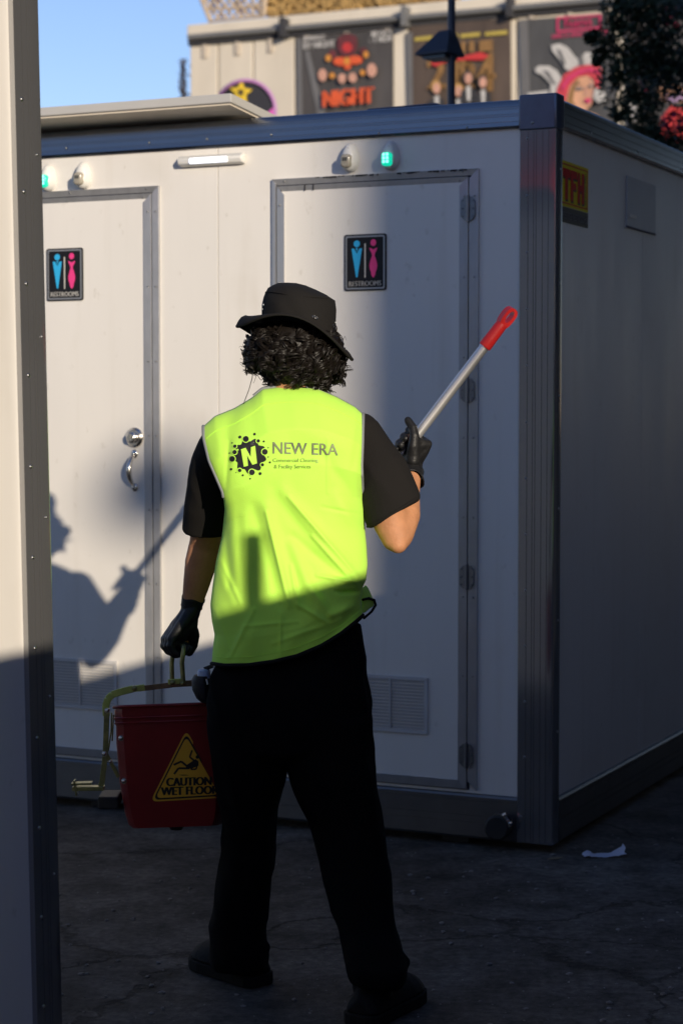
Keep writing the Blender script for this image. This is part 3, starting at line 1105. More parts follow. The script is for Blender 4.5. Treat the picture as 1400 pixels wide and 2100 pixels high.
SL = -0.09
p1 = poster(((608, 76), (806, 58), (806, 330), (612, 345)), 'banner', 'dark poster with orange lettering NIGHT')
k = Print(p1)
k.poly(((608, 78), (618, 77), (622, 340), (612, 341)), 'banner_strip', 'edge_strip')
k.poly(((624, 104), (634, 103), (668, 240), (652, 242)), 'banner_strip', 'fold')
k.text('JUNGLE', 622, 74, 666, 86, SL, 'bp_white', 'headline', 0.8)
k.text('BY NIGHT', 622, 87, 686, 100, SL, 'bp_white', 'headline', 0.8)
k.text('30 OCT', 760, 64, 804, 75, SL, 'bp_white', 'date', 0.8)
k.text('- 1 NOV', 757, 76, 804, 88, SL, 'bp_white', 'date', 0.8)
k.poly(ell(712, 92, 21, 24), 'bp_maroon', 'flower')
k.poly(ell(712, 96, 10, 10), 'bp_red', 'flower_heart')
k.many([ell(x, y, 8, 9) for x, y in ((682, 110), (745, 105), (700, 82), (724, 80))], 'bp_maroon', 'leaves')
k.many([ell(698, 125, 15, 9), ell(728, 122, 15, 9), ell(712, 133, 8, 9)], 'bp_orange', 'emblem')
for e_ in ([ell(711, 124, 6, 8), ell(673, 118, 6, 7), ell(750, 111, 5.5, 7), ell(681, 154, 6, 6), ell(743, 148, 5.5, 6)]):
    k.poly(e_, 'bp_amber', 'light')
for e_ in (ell(661, 153, 9, 13), ell(762, 143, 10, 14), ell(701, 160, 8, 10), ell(723, 158, 8.5, 10)):
    k.poly(e_, 'bp_skin', 'face')
k.text('NIGHT', 663, 186, 765, 219, SL, 'bp_orange', 'title', 2.4)

p2 = poster(((840, 53), (1046, 36), (1048, 320), (846, 335)), 'banner_brown', 'brown poster with a red ribbon and gold letters')
k = Print(p2)
k.poly(((832, 66), (845, 64), (848, 330), (838, 332)), 'banner_strip', 'edge_strip')
for (a, b, yy) in ((850, 886, 81), (896, 938, 77), (944, 984, 74), (994, 1040, 70)):
    k.poly(((a, yy + 3), (b, yy - 1), (b, yy - 9), (a, yy - 5)), 'bp_yellow', 'name_line')
k.text('2', 876, 122, 912, 182, SL, 'bp_gold', 'numeral', 2)
k.text('1', 934, 114, 950, 200, SL, 'bp_gold', 'numeral', 3)
k.text('2', 940, 128, 976, 182, SL, 'bp_gold', 'numeral', 2)
k.text('4', 978, 110, 1014, 188, SL, 'bp_gold', 'numeral', 2)
k.many([((944, 108), (954, 107), (954, 84), (946, 85)), ((960, 106), (972, 105), (972, 83), (962, 84)), ((982, 105), (1010, 103), (1010, 80), (982, 83))], 'bp_gold', 'numeral')
k.poly(((882, 130), (890, 122), (930, 118), (985, 106), (1003, 113), (990, 122), (960, 122), (915, 126), (893, 136)), 'bp_red', 'ribbon')
for (x, y, hair) in ((895, 180, 'bp_blond'), (940, 186, 'bp_blond'), (960, 160, 'bp_suit'), (990, 168, 'bp_suit')):
    k.poly(((x - 17, y + 50), (x - 15, y + 26), (x, y + 16), (x + 16, y + 24), (x + 18, y + 50)), 'bp_suit', 'suit')
    k.poly(((x - 5, y + 17), (x + 5, y + 15), (x + 4, y + 46), (x - 2, y + 46)), 'bp_white', 'shirt')
    k.poly(ell(x - 1, y - 3, 10, 13), hair, 'hair')
    k.poly(ell(x, y, 7.5, 11), 'bp_skin', 'face')

p3 = poster(((1064, 40), (1262, 24), (1266, 300), (1072, 320)), 'banner_grey', 'grey poster with a red hat portrait and winged shapes')
k = Print(p3)
k.poly(((1064, 41), (1082, 39), (1090, 320), (1072, 322)), 'banner_strip', 'edge_strip')
for (a, b, c_, d) in ((1141, 34, 1232, 28), (1141, 62, 1232, 53)):
    k.poly(((a, b), (c_, d), (c_, d + 4), (a, b + 4)), 'bp_pink', 'title_frame')
for a, b in ((1141, 34), (1228, 28)):
    k.poly(((a, b), (a + 4, b), (a + 4, b + 30), (a, b + 30)), 'bp_pink', 'title_frame')
k.text('hans', 1158, 36, 1214, 56, SL, 'bp_pink', 'title', 0.5)
k.text('DISCO SPEKTAKULAR', 1132, 70, 1246, 78, SL, 'bp_pink', 'subtitle', 0.5)
k.poly(((1130, 92), (1146, 88), (1164, 96), (1176, 112), (1186, 122), (1200, 106), (1214, 108), (1222, 140), (1190, 150), (1160, 142), (1146, 120), (1132, 104)), 'bp_white', 'wing')
k.poly(((1097, 140), (1104, 134), (1126, 134), (1142, 144), (1152, 160), (1146, 200), (1128, 200), (1128, 170), (1110, 152), (1098, 148)), 'bp_white', 'wing')
for e_ in (((1140, 98), (1150, 104), (1160, 130), (1155, 132)), ((1112, 142), (1124, 146), (1140, 172), (1134, 172)), ((1186, 116), (1194, 112), (1198, 138), (1190, 140))):
    k.poly(e_, 'banner_strip', 'wing_vein')
k.poly(((1138, 214), (1142, 180), (1156, 152), (1180, 136), (1206, 131), (1232, 138), (1232, 176), (1222, 182), (1218, 160), (1196, 154), (1176, 166), (1162, 214)), 'bp_hatred', 'hat')
k.poly(((1158, 214), (1168, 176), (1184, 158), (1204, 154), (1216, 164), (1218, 190), (1212, 214), (1200, 226), (1226, 236), (1240, 262), (1180, 262), (1166, 236)), 'bp_skin2', 'face')
k.poly(((1160, 214), (1170, 178), (1182, 162), (1190, 158), (1178, 180), (1174, 206), (1184, 226), (1170, 232)), 'bp_gold', 'hair')
k.poly(((1206, 158), (1216, 166), (1218, 190), (1212, 212), (1204, 220), (1208, 196), (1212, 180)), 'bp_skin', 'cheek_shade')
k.poly(((1198, 176), (1203, 176), (1206, 194), (1198, 196)), 'bp_skin', 'nose')
k.poly(((1150, 176), (1164, 156), (1186, 143), (1208, 138), (1230, 143), (1230, 150), (1206, 146), (1186, 151), (1168, 164), (1154, 186)), 'bp_pink', 'hat_sheen')
k.many([ell(1187, 181, 9, 3.0), ell(1210, 176, 4.5, 2.8)], 'bp_eye', 'eyes')
k.poly(((1174, 173), (1186, 169), (1196, 172), (1186, 171.5)), 'bp_suit', 'brow')
k.many([ell(1205, 205, 7, 5)], 'bp_pink', 'lips')
k.poly(((1220, 178), (1240, 190), (1244, 206), (1226, 210), (1216, 200)), 'bp_white', 'collar')
k.poly(((1082, 190), (1124, 184), (1124, 192), (1082, 200)), 'bp_white', 'caption_bar')

p4 = poster(((1282, 20), (1480, 2), (1484, 330), (1288, 340)), 'banner', 'poster seen in bits through the dark tree, pink and flesh coloured')
k = Print(p4)
k.many([ell(1320, 168, 6, 5), ell(1376, 18, 8, 9), ell(1370, 40, 8, 8), ell(1324, 190, 5, 12), ell(1388, 52, 6, 6)], 'bp_pink', 'dots')
k.poly(((1340, 190), (1360, 174), (1400, 176), (1440, 190), (1420, 210), (1360, 206)), 'bp_skin2', 'figure')
k.poly(((1362, 194), (1400, 188), (1404, 204), (1372, 210)), 'bp_lilac', 'cloth')
k.poly(((1352, 268), (1356, 240), (1376, 216), (1400, 222), (1440, 240), (1440, 290), (1370, 290)), 'bp_red', 'dress')
k.poly(((1284, 210), (1310, 196), (1316, 220), (1320, 250), (1300, 270), (1288, 250)), 'bp_white', 'figure')

# star sign in front of the building
SY = 30.0
sc_ = P(503, 228, SY)
ss = thing('star_sign', (sc_.x, sc_.y, 0), math.radians(-8), 'round black sign with a yellow star and pink neon rim', 'sign')
R_ = 62 / F * SY
zc = sc_.z
m = MB().tube([(0, 0, zc), (0, 0.12, zc)], R_, 48)
m.build('disc', 'star_black', ss, smooth=40)
m = MB()
m.tube([(R_ * math.cos(a), -0.03, zc + R_ * math.sin(a)) for a in [i * math.pi / 30 for i in range(61)]], 0.028, 8, False)
m.build('neon_rim', 'star_rim', ss, smooth=60)
stp = []
sx_, sz_ = (494 - 503) / F * SY, (228 - 190) / F * SY
for i in range(10):
    r_ = (0.185 if i % 2 == 0 else 0.085)
    a = math.pi / 2 + i * math.pi / 5 - 0.1
    stp.append((sx_ + r_ * math.cos(a), zc + sz_ + r_ * math.sin(a)))
sti = [(sx_ + (x - sx_) * 0.42, zc + sz_ + (z - zc - sz_) * 0.42) for x, z in stp]
m = MB()
n = 10
for k_ in range(n):
    k2 = (k_ + 1) % n
    m.add([(stp[k_][0], -0.03, stp[k_][1]), (stp[k2][0], -0.03, stp[k2][1]), (sti[k2][0], -0.03, sti[k2][1]), (sti[k_][0], -0.03, sti[k_][1]),
           (stp[k_][0], 0.0, stp[k_][1]), (stp[k2][0], 0.0, stp[k2][1]), (sti[k2][0], 0.0, sti[k2][1]), (sti[k_][0], 0.0, sti[k_][1])],
          [(0, 1, 2, 3), (0, 4, 5, 1), (2, 6, 7, 3)])
m.build('star', 'star_yellow', ss)
m = MB()
m.prism([(R_ * 0.70, -0.06), (R_ * 0.97, 0.06), (R_ * 1.0, -0.1), (R_ * 0.8, -0.16)], (0, -0.02, zc), XA, ZA, (0, -0.02, 0))
m.build('pink_patch', 'star_pink', ss)
MB().tube([(0, 0.06, 0), (0, 0.06, zc - R_ * 0.9)], 0.06, 10).build('post', 'gutter_dark', ss, smooth=40)

# lattice and wicker sculpture on the roof
lt_o = bw(480, 40, -1.2)
lt = thing('lattice_sculpture', (lt_o.x, lt_o.y, ztop_ - 0.1), YAW, 'woven lattice sculpture of tan sticks on the concrete roof', 'sculpture')
rnd = random.Random(3)


def rl(px, py, dep):
    """point above the roof in sculpture coordinates"""
    p = onplane(px, py, B0 + EY * dep, EY)
    return p


lat = MB()


def clip_line(a, b):
    """clip the stick (picture coordinates) to the flared basket outline"""
    out = []
    for t in np.linspace(0, 1, 41):
        x, y = a[0] + (b[0] - a[0]) * t, a[1] + (b[1] - a[1]) * t
        xl = 432 - (44 - y) * 0.42
        xr = 543 + (30 - y) * 0.05
        if xl <= x <= xr and y <= 44 - (x - 430) * 0.10:
            out.append((x, y))
    return out


for i in range(-12, 16):
    for (dx, dep) in ((60, 1.2), (-60, 1.24)):
        q = clip_line((470 + i * 16, -70), (470 + i * 16 + dx * 1.5, 60))
        if len(q) > 2:
            lat.tube([rl(*q[0], dep), rl(*q[-1], dep)], 0.030, 6)
for y in (-50, -12, 16, 38):
    q = clip_line((380, y + 8), (560, y - 8))
    if len(q) > 2:
        lat.tube([rl(*q[0], 1.18), rl(*q[-1], 1.18)], 0.035, 6)
lat.tube([rl(432, 44, 1.17), rl(390, -60, 1.17)], 0.05, 6)
lat.tube([rl(541, 30, 1.17), rl(547, -60, 1.17)], 0.05, 6)
lat.build('lattice', 'lattice', lt, world=True, smooth=40)
m = MB()
for i in range(34):
    x = rnd.uniform(428, 538)
    y = rnd.uniform(-50, 30)
    xl = 432 - (44 - y) * 0.42
    if x < xl + 4:
        continue
    s = rnd.uniform(4, 9)
    m = MB()
    m.add([rl(x - s, y, 1.5), rl(x, y - s, 1.5), rl(x + s, y + 1, 1.5), rl(x - 1, y + s, 1.5), rl(x, y, 1.54)], [(0, 1, 2, 3), (0, 4, 1), (1, 4, 2), (2, 4, 3), (3, 4, 0)])
    m.build('cloth_scrap', 'lattice_cloth', lt, world=True)
m = MB()
a, b = rl(545, -70, 1.4), rl(545, 34, 1.4)
pts = [rl(541, 31, 1.35), rl(905, 6, 1.35), rl(960, -60, 1.35), rl(545, -60, 1.35)]
m.add(pts + [p + EY * 0.6 for p in pts], [(0, 1, 2, 3), (7, 6, 5, 4), (0, 4, 5, 1), (1, 5, 6, 2), (2, 6, 7, 3), (3, 7, 4, 0)])
m.build('wicker_body', 'wicker', lt, world=True)
m = MB()
for i in range(420):
    x, y = rnd.uniform(545, 900), rnd.uniform(-50, 28)
    if y > 31 - (x - 541) * 0.068:
        continue
    an = rnd.uniform(0, math.pi)
    s = rnd.uniform(8, 20)
    m.tube([rl(x - s * math.cos(an), y - s * math.sin(an) * 0.8, rnd.uniform(1.18, 1.32)), rl(x + s * math.cos(an), min(y + s * math.sin(an) * 0.8, 33 - (x - 541) * 0.068), rnd.uniform(1.18, 1.32))], rnd.uniform(0.012, 0.026), 5)
m.build('wicker_sticks', 'wicker', lt, world=True, kind='stuff', smooth=40)

# climbing plant on the building's corner
cr = thing('climbing_plant', (bw(380, 200).x, bw(380, 200).y, 0), 0, 'thin dark climbing plant hanging beside the building corner', 'plant')
m = MB()
zz0, zz1 = bw(380, 215).z, bw(380, 122).z
base = bw(381, 170) - EY * 0.1
m.tube([Vector((base.x, base.y, 0)), Vector((base.x, base.y, zz1))], 0.03, 6)
m.build('stem', 'bark', cr, world=True)
m = MB()
for i in range(520):
    t = rnd.random()
    z = zz0 - 1.5 + (zz1 - zz0 + 1.5) * t
    wd = 0.085 * (1.25 - t * 0.7)
    c_ = Vector((base.x + rnd.gauss(0, wd * 0.8), base.y + rnd.gauss(0, 0.1), z))
    d1 = Vector((rnd.gauss(0, 1), rnd.gauss(0, 1), rnd.gauss(0, 1))).normalized() * 0.045
    d2 = d1.orthogonal().normalized() * 0.03
    m.add([c_ - d1, c_ + d2, c_ + d1, c_ - d2], [(0, 1, 2, 3)])
m.build('foliage', 'creeper', cr, world=True)

# street lamp behind the cabin ----------------------------------------
LY = 11.5
lp = P(925, 205, LY)
sl_ = thing('street_lamp', (lp.x, lp.y, 0), math.radians(-32), 'dark navy street lamp with a pyramid hood behind the cabin roof', 'street lamp')
zh = P(900, 100, LY).z
kpx = LY / F
MB().tube([(0, 0, 0), (0, 0, zh + 1.2)], 8.0 * kpx, 14).build('pole', 'lamp_navy', sl_, smooth=40)
MB().tube([(0, 0, 0), (0, 0, 0.06), (0, 0, 0.08)], [0.14, 0.14, 0.05], 16).build('base_plate', 'lamp_navy', sl_, smooth=40)
hd = MB()
w2, d2 = 37 * kpx, 37 * kpx
hx = -27 * kpx
zt, zb = P(910, 62, LY).z, P(900, 112, LY).z
bot = [(hx - w2, -d2, zb), (hx + w2, -d2, zb), (hx + w2, d2, zb), (hx - w2, d2, zb)]
bot2 = [(p[0], p[1], p[2] + 0.012) for p in bot]
top = [(hx + sx * 12 * kpx + 17 * kpx, sy * 12 * kpx, zt) for sx, sy in ((-1, -1), (1, -1), (1, 1), (-1, 1))]
hd.add(bot + bot2 + top, [(3, 2, 1, 0), (0, 1, 5, 4), (1, 2, 6, 5), (2, 3, 7, 6), (3, 0, 4, 7), (4, 5, 9, 8), (5, 6, 10, 9), (6, 7, 11, 10), (7, 4, 8, 11), (8, 9, 10, 11)])
hd.build('hood', 'lamp_navy', sl_)
MB().box(hx - w2 * 0.7, hx + w2 * 0.7, -d2 * 0.7, d2 * 0.7, zb - 0.02, zb - 0.001).build('lamp_glass', 'glass_dark', sl_)

# tree ---------------------------------------------------------------
TX, TY = 3.62, 14.6
tr = thing('tree', (TX, TY, 0), 0, 'dark leafy tree in shade at the upper right behind the cabin', 'tree')
rnd = random.Random(11)
tk = MB()
tk.tube([(0, 0, 0), (0.05, 0, 1.0), (-0.05, 0.02, 2.0), (0.02, 0, 3.0), (0.05, 0.05, 4.2)], [0.16, 0.13, 0.11, 0.08, 0.04], 10)
limbs = []
for i in range(13):
    a = i * 2.4
    z0 = 1.9 + i * 0.16
    Lb = rnd.uniform(0.8, 1.35)
    e = Vector((math.cos(a) * Lb, math.sin(a) * Lb, z0 + rnd.uniform(0.3, 1.0)))
    mid_ = Vector((math.cos(a) * Lb * 0.5, math.sin(a) * Lb * 0.5, z0 + 0.25))
    tk.tube([(0, 0, z0), mid_, e], [0.05, 0.03, 0.012], 6)
    limbs.append((mid_, e))
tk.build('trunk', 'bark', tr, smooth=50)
cw = MB()
cl_ = []
for mid_, e in limbs:
    for k_ in range(6):
        cl_.append((mid_.lerp(e, rnd.uniform(0.2, 1.1)) + Vector((rnd.gauss(0, 0.2), rnd.gauss(0, 0.2), rnd.gauss(0, 0.2))), rnd.uniform(0.16, 0.32)))
for i in range(86):
    a, u_ = rnd.uniform(0, 6.283), rnd.uniform(-1, 1)
    rr = rnd.uniform(0.75, 1.12)
    q = Vector((1.5 * rr * math.sqrt(1 - u_ * u_) * math.cos(a), 1.3 * rr * math.sqrt(1 - u_ * u_) * math.sin(a), 3.75 + 1.55 * rr * u_))
    if q.z < 2.75 and rnd.random() < 0.75:
        continue
    cl_.append((q, rnd.uniform(0.14, 0.32)))
for (px, py, r_) in ((1212, 75, 0.05), (1240, 90, 0.09), (1228, 118, 0.06), (1256, 60, 0.10), (1285, 130, 0.13), (1265, 160, 0.06), (1290, 190, 0.10), (1268, 232, 0.07), (1285, 40, 0.16), (1300, 100, 0.2), (1330, 60, 0.2),
                     (1360, 100, 0.2), (1380, 30, 0.2), (1290, 240, 0.12), (1320, 265, 0.13), (1350, 285, 0.12), (1385, 300, 0.12), (1335, 130, 0.14), (1300, 10, 0.2), (1340, 15, 0.2), (1268, 15, 0.13), (1392, 140, 0.13), (1330, 215, 0.10)):
    p = P(px, py, TY - 0.9)
    cl_.append((p - Vector((TX, TY, 0)), r_))
for c_, r_ in cl_:
    for j in range(int(70 + 900 * r_ * r_ * 5)):
        d = Vector((rnd.gauss(0, 1), rnd.gauss(0, 1), rnd.gauss(0, 1)))
        d = d.normalized() * r_ * rnd.random() ** 0.45
        q = c_ + d
        d1 = Vector((rnd.gauss(0, 1), rnd.gauss(0, 1), rnd.gauss(0, 0.8))).normalized()
        d2 = d1.orthogonal().normalized()
        ln = rnd.uniform(0.020, 0.036)
        d1 *= ln
        d2 *= ln * 0.5
        cw.add([q - d1, q + d2, q + d1, q - d2], [(0, 1, 2, 3)])
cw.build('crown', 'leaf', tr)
m = MB()
for i in range(34):
    px, py = random.choice(((1372, 250), (1384, 232), (1362, 240), (1390, 244)))
    q = P(px + rnd.gauss(0, 7), py + rnd.gauss(0, 9), TY - 1.25) - Vector((TX, TY, 0))
    d1 = Vector((rnd.gauss(0, 1), rnd.gauss(0, 1), rnd.gauss(0, 1))).normalized() * 0.018
    d2 = d1.orthogonal().normalized() * 0.014
    m.add([q - d1, q + d2, q + d1, q - d2], [(0, 1, 2, 3)])
m.build('blossom', 'petal', tr)

for (x_, y_, sc_2, rz_, lb_) in ((6.9, 13.6, 1.6, 1.9, 'bushy dark tree beyond the alley, nearest the added dark block'), (10.4, 19.5, 1.9, 4.0, 'tallest dark tree at the far end of the alley')):
    t2 = tr.copy()
    COL.objects.link(t2)
    t2.location = (x_, y_, 0)
    t2.rotation_euler = (0, 0, rz_)
    t2.scale = (sc_2, sc_2, sc_2)
    t2['label'] = lb_
    t2['group'] = 'dark leafy trees behind the cabin'
    for ch in list(tr.children):
        if ch.name.startswith('blossom'):
            continue
        c2 = ch.copy()
        COL.objects.link(c2)
        c2.parent = t2
tr['group'] = 'dark leafy trees behind the cabin'

# ------------------------------------------------------------------ unseen things beside and behind the camera
H0 = Vector((1.292, 1.50, 0))
HD = Vector((math.sin(TH), math.cos(TH), 0))
hz = 1.845
hf = thing('shade_hoarding', H0, YAW, 'unseen plywood hoarding beside the camera, placed to cast the low shade line', 'fence')  # unseen caster of the low shade line and the narrow post shadow
for i in range(-4, 4):
    y0 = -0.128 + i * 2.4
    MB().box(0.0, 0.02, y0 + 0.003, y0 + 2.397, 0.05, hz).build('board', 'plywood', hf)
    MB().box(0.02, 0.055, y0 - 0.016, y0 + 0.016, 0.0, hz + 0.182).build('post', 'timber', hf)
PV = Vector((1.0, 0.432, 0)).normalized()
SV = Vector((-0.432, 1.0, 0)).normalized()
tb_o = PV * 2.731 + SV * (-20)
tb = thing('shade_block', tb_o, math.atan2(PV.y, PV.x), 'unseen plain block behind the camera, sized to shade the cabin and block sky', 'building')  # unseen caster for the shaded right half, made taller to block sky
MB().box(0, 7.6, -6, 0, 0, 26.0).build('wall', 'render_wall', tb)
MB().box(-0.05, 7.65, -6.05, 0.05, 26.0, 26.3).build('parapet', 'concrete_cap', tb)
for fl in range(8):
    for k_ in range(4):
        MB().box(0.7 + k_ * 1.75, 1.7 + k_ * 1.75, 0.0, 0.03, 1.2 + fl * 3.1, 2.8 + fl * 3.1).build('window', 'glass_dark', tb, bevel=0.01)
sb = thing('sky_block_right', Vector((1.81, 0.30, 0)) + HD * 2.0, YAW, 'unseen dark block added right of the cabin to darken its right side', 'building')  # added out of view to keep sky light off the right face
MB().box(-0.30, 2.5, 0.0, 6.5, 0.0, 15.4).build('wall', 'brick_dark', sb)
MB().box(-0.25, 0.9, 6.5, 12.6, 0.0, 9.2).build('wing_wall', 'brick_dark', sb)  # lower wing added to close off the open sky beyond
MB().box(-0.33, 2.53, -0.03, 6.53, 15.4, 15.6).build('parapet', 'concrete_cap', sb)
rw = thing('sky_block_rear', (-15.0, -7.0, 0), 0, 'unseen terrace added behind the camera to block sky, with a mirrored red strip', 'building')  # added out of view to cut low sky light on the front
MB().box(0.0, 17.2, -6.0, 0.0, 0.0, 5.6).build('wall', 'render_wall', rw)
MB().box(0.0, 17.2, 0.002, 0.06, 3.74, 3.92).build('mirror_strip', 'red_strip_glow', rw)  # glowing strip added so the corner post mirrors a red streak
MB().box(0.0, 17.2, 0.002, 0.05, 3.50, 3.70).build('pale_mirror_strip', 'slab_white', rw)  # pale band added for the lighter stripe mirrored below the red
for k_ in range(6):
    MB().box(0.6 + k_ * 2.8, 2.8 + k_ * 2.8, 0.002, 0.05, 0.4, 3.2).build('window', 'glass_dark', rw)
bz = 7.29
bl_ = thing('shadow_globe', tb_o + PV * 0.0 + SV * (-1.0) + EZ * bz, math.atan2(PV.y, PV.x), 'unseen globe on a thin bracket, placed to cast the round wall shadow', 'lamp')  # unseen ball shape that casts the soft round shadow on the cabin
MB().tube([(0.0, 0, 0.25), (-0.5, 0, 0.25)], 0.012, 8).build('bracket', 'gutter_dark', bl_)
MB().ball((-0.51, 0, 0.22), (0.155, 0.155, 0.175), 16).build('globe', 'globe', bl_, smooth=60)

# ------------------------------------------------------------------ the cleaner, seen from behind
YB = 4.90
pr_o = Vector((P(600, 1400, YB).x, YB, 0))
man = thing('person', pr_o, 0, 'person from behind in bright yellow vest and black bucket hat carrying a bucket', 'person')


def ring(px, py, Y, rx, ry, n=20, tilt=0.0, sq=2.0):
    """horizontal-ish ellipse; rx in metres across the picture, ry in depth; tilt raises the left side"""
    c_ = P(px, py, Y)
    out = []
    for k_ in range(n):
        a = 2 * math.pi * k_ / n
        ca, sa = math.cos(a), math.sin(a)
        ca = math.copysign(abs(ca) ** (2 / sq), ca)
        sa = math.copysign(abs(sa) ** (2 / sq), sa)
        out.append(c_ + Vector((rx * ca, ry * sa, -tilt * rx * ca)))
    return out


def ppm(Y):
    return F / Y * 1.003


# arms
S_R, E_R, W_R = P(738, 902, 4.93), P(812, 1098, 4.87), P(844, 958, 5.03)
S_L, E_L, W_L = P(446, 922, 4.91), P(421, 1112, 5.11), P(391, 1252, 5.15)

# pole line (the pole lies at almost constant depth)
PL0, PL1 = P(764, 1012, 5.05), P(1052, 634, 5.02)
PD = (PL1 - PL0).normalized()
POLE_R = 0.0125


def grip_hand(c_, A, e1, e2, angs, wrist, thumb, poler, scale=1.0, spread=0.0205, ext=0.0):
    """fingers wrapped round a bar: c_ centre of the grip, A from the little finger to the index finger"""
    m = MB()
    mcp = []
    rr = [0.0094, 0.0104, 0.0106, 0.0100]
    back = [0.006, 0.0, -0.001, 0.003]
    for i in range(4):
        s = (i - 1.5) * spread
        R0 = poler + rr[i] + 0.0015
        pts, rad = [], []
        for j, (a, dr, rs) in enumerate(zip(angs, (0.013, 0.011, 0.007, 0.004, 0.002, 0.001, 0.0), (1.12, 1.08, 1.02, 1.0, 0.97, 0.93, 0.86))):
            a = math.radians(a + (i - 1.5) * 2 - (8 if i == 0 else 0) * (j > 3))
            R_2 = R0 + dr
            pts.append(c_ + A * (s + back[i] * 0.4 * (j == 0)) + e1 * (R_2 * math.cos(a)) + e2 * (R_2 * math.sin(a)))
            rad.append(rr[i] * rs * scale)
        m.limb(pts, rad, 12)
        mcp.append(pts[0])
        # knuckle
        m.ball(pts[1], rad[1] * 1.10, 10)
        m.ball(pts[3], rad[3] * 1.07, 10)
    for i in range(4):
        a, b = wrist, mcp[i]
        off = A * ((i - 1.5) * 0.011)
        m.limb([a + off, a.lerp(b, 0.45) + off * 0.6, b], [0.019 * scale, 0.0165 * scale, 0.0125 * scale], 12)
    m.limb([wrist, wrist.lerp(mcp[1], 0.55)], [0.024 * scale, 0.020 * scale], 12)
    mc = (mcp[1] + mcp[2]) / 2
    cen = c_ + (mc - c_) * 0.30
    m.limb([wrist, wrist.lerp(cen, 0.55), cen], [0.025 * scale, 0.026 * scale, 0.017 * scale], 14)
    m.limb([thumb[0].lerp(wrist, 0.4), thumb[0], thumb[1].lerp(cen, 0.15)], [0.021 * scale, 0.020 * scale, 0.016 * scale], 12)
    for q_, i_, r_ in ((1, 3, 0.0125), (1, 2, 0.0135), (0, 2, 0.016), (0, 1, 0.016), (0, 0, 0.015)):
        m.limb([thumb[q_], thumb[q_].lerp(mcp[i_], 0.5), mcp[i_]], [r_ * scale, r_ * 0.95 * scale, 0.0115 * scale], 12)
    m.limb([thumb[1].lerp(thumb[2], 0.5), mcp[3]], [0.0115 * scale, 0.011 * scale], 12)
    for i in range(3):
        m.limb([mcp[i].lerp(wrist, 0.05), mcp[i + 1].lerp(wrist, 0.05)], [0.0115 * scale, 0.0115 * scale], 10)
    m.limb(thumb, [0.017 * scale, 0.0155 * scale, 0.0125 * scale, 0.0118 * scale, 0.0098 * scale][:len(thumb)], 12)
    return m, mcp


# right hand: fingers go round the far side of the pole, tips show on its upper left
GC = P(836, 916, 5.032) + PD * 0.004
toR = (Vector((1, 0, 0)) - PD * PD.x).normalized()
far = PD.cross(toR).normalized()
if far.y < 0:
    far = -far
THR = [P(846, 944, 5.005), P(848, 915, 4.995), P(850, 893, 4.995), P(846, 876, 5.003), P(836, 862, 5.012)]
rh_args = (GC, PD, toR, far, (-24, 28, 70, 110, 152, 192, 224), W_R, THR, POLE_R)
# left hand: hanging fist round the bucket's bail, which runs away from the camera
BAIL_A, BAIL_B = P(376, 1326, 5.08), P(356, 1322, 5.18)
LC_ = (BAIL_A + BAIL_B) / 2
LA = (BAIL_B - BAIL_A).normalized()
lx = (Vector((-1, 0, 0)) - LA * LA.dot(Vector((-1, 0, 0)))).normalized()
ld = LA.cross(lx).normalized()
if ld.z > 0:
    ld = -ld
THL = [P(390, 1282, 5.14), P(398, 1304, 5.165), P(396, 1324, 5.17), P(388, 1338, 5.165)]
lh_args = (LC_, LA, lx, ld, (-32, 0, 35, 72, 112, 150, 178), W_L, THL, 0.0075)

# ---- body: one continuous skin
b_ = MB()
b_.loft([ring(592, 1500, 4.92, 0.11, 0.07), ring(592, 1420, 4.92, 0.13, 0.085), ring(594, 1300, 4.91, 0.125, 0.072), ring(597, 1150, 4.905, 0.125, 0.070), ring(597, 1000, 4.90, 0.132, 0.072),
         ring(595, 910, 4.895, 0.135, 0.062), ring(594, 870, 4.90, 0.100, 0.045), ring(596, 830, 4.907, 0.058, 0.045), ring(597, 800, 4.915, 0.054, 0.054), ring(600, 750, 4.925, 0.055, 0.06)])
hc = P(604, 700, 4.945)
b_.ball(hc + Vector((0, 0, 0.02)), (0.076, 0.094, 0.098), 18)
b_.ball(hc + Vector((0, 0.045, -0.05)), (0.058, 0.055, 0.062), 16)
b_.limb([hc + Vector((0, 0.090, 0.015)), hc + Vector((0, 0.112, -0.022))], [0.010, 0.015], 10)      # nose
b_.ball(hc + Vector((0, 0.092, -0.058)), (0.024, 0.010, 0.007), 10)                                    # lips
for sx in (-1, 1):
    b_.ball(hc + Vector((sx * 0.078, 0.0, -0.010)), (0.009, 0.020, 0.032), 10)                         # ears
    b_.ball(hc + Vector((sx * 0.030, 0.083, 0.028)), (0.020, 0.010, 0.007), 10)                        # brows
b_.limb([S_R, S_R.lerp(E_R, 0.5), E_R.lerp(S_R, 0.12)], [0.045, 0.046, 0.045], 16)
b_.limb([E_R.lerp(S_R, 0.16), E_R + Vector((0.0, -0.004, -0.004))], [0.046, 0.038], 16)
b_.ball(E_R + Vector((0.004, -0.018, -0.020)), (0.024, 0.026, 0.024), 12)
b_.limb([E_R + Vector((0.004, 0.006, 0.003)), E_R.lerp(W_R, 0.30) + Vector((0.006, 0, 0)), E_R.lerp(W_R, 0.62), W_R], [0.040, 0.043, 0.035, 0.0255], 16)
b_.limb([S_L, S_L.lerp(E_L, 0.5), E_L], [0.044, 0.044, 0.041], 16)
b_.limb([E_L, E_L.lerp(W_L, 0.3), E_L.lerp(W_L, 0.65), W_L], [0.041, 0.042, 0.034, 0.0245], 16)
hm, _ = grip_hand(*rh_args, scale=0.84)
b_.add(hm.v, hm.f)
hm, _ = grip_hand(*lh_args, scale=0.84)
b_.add(hm.v, hm.f)
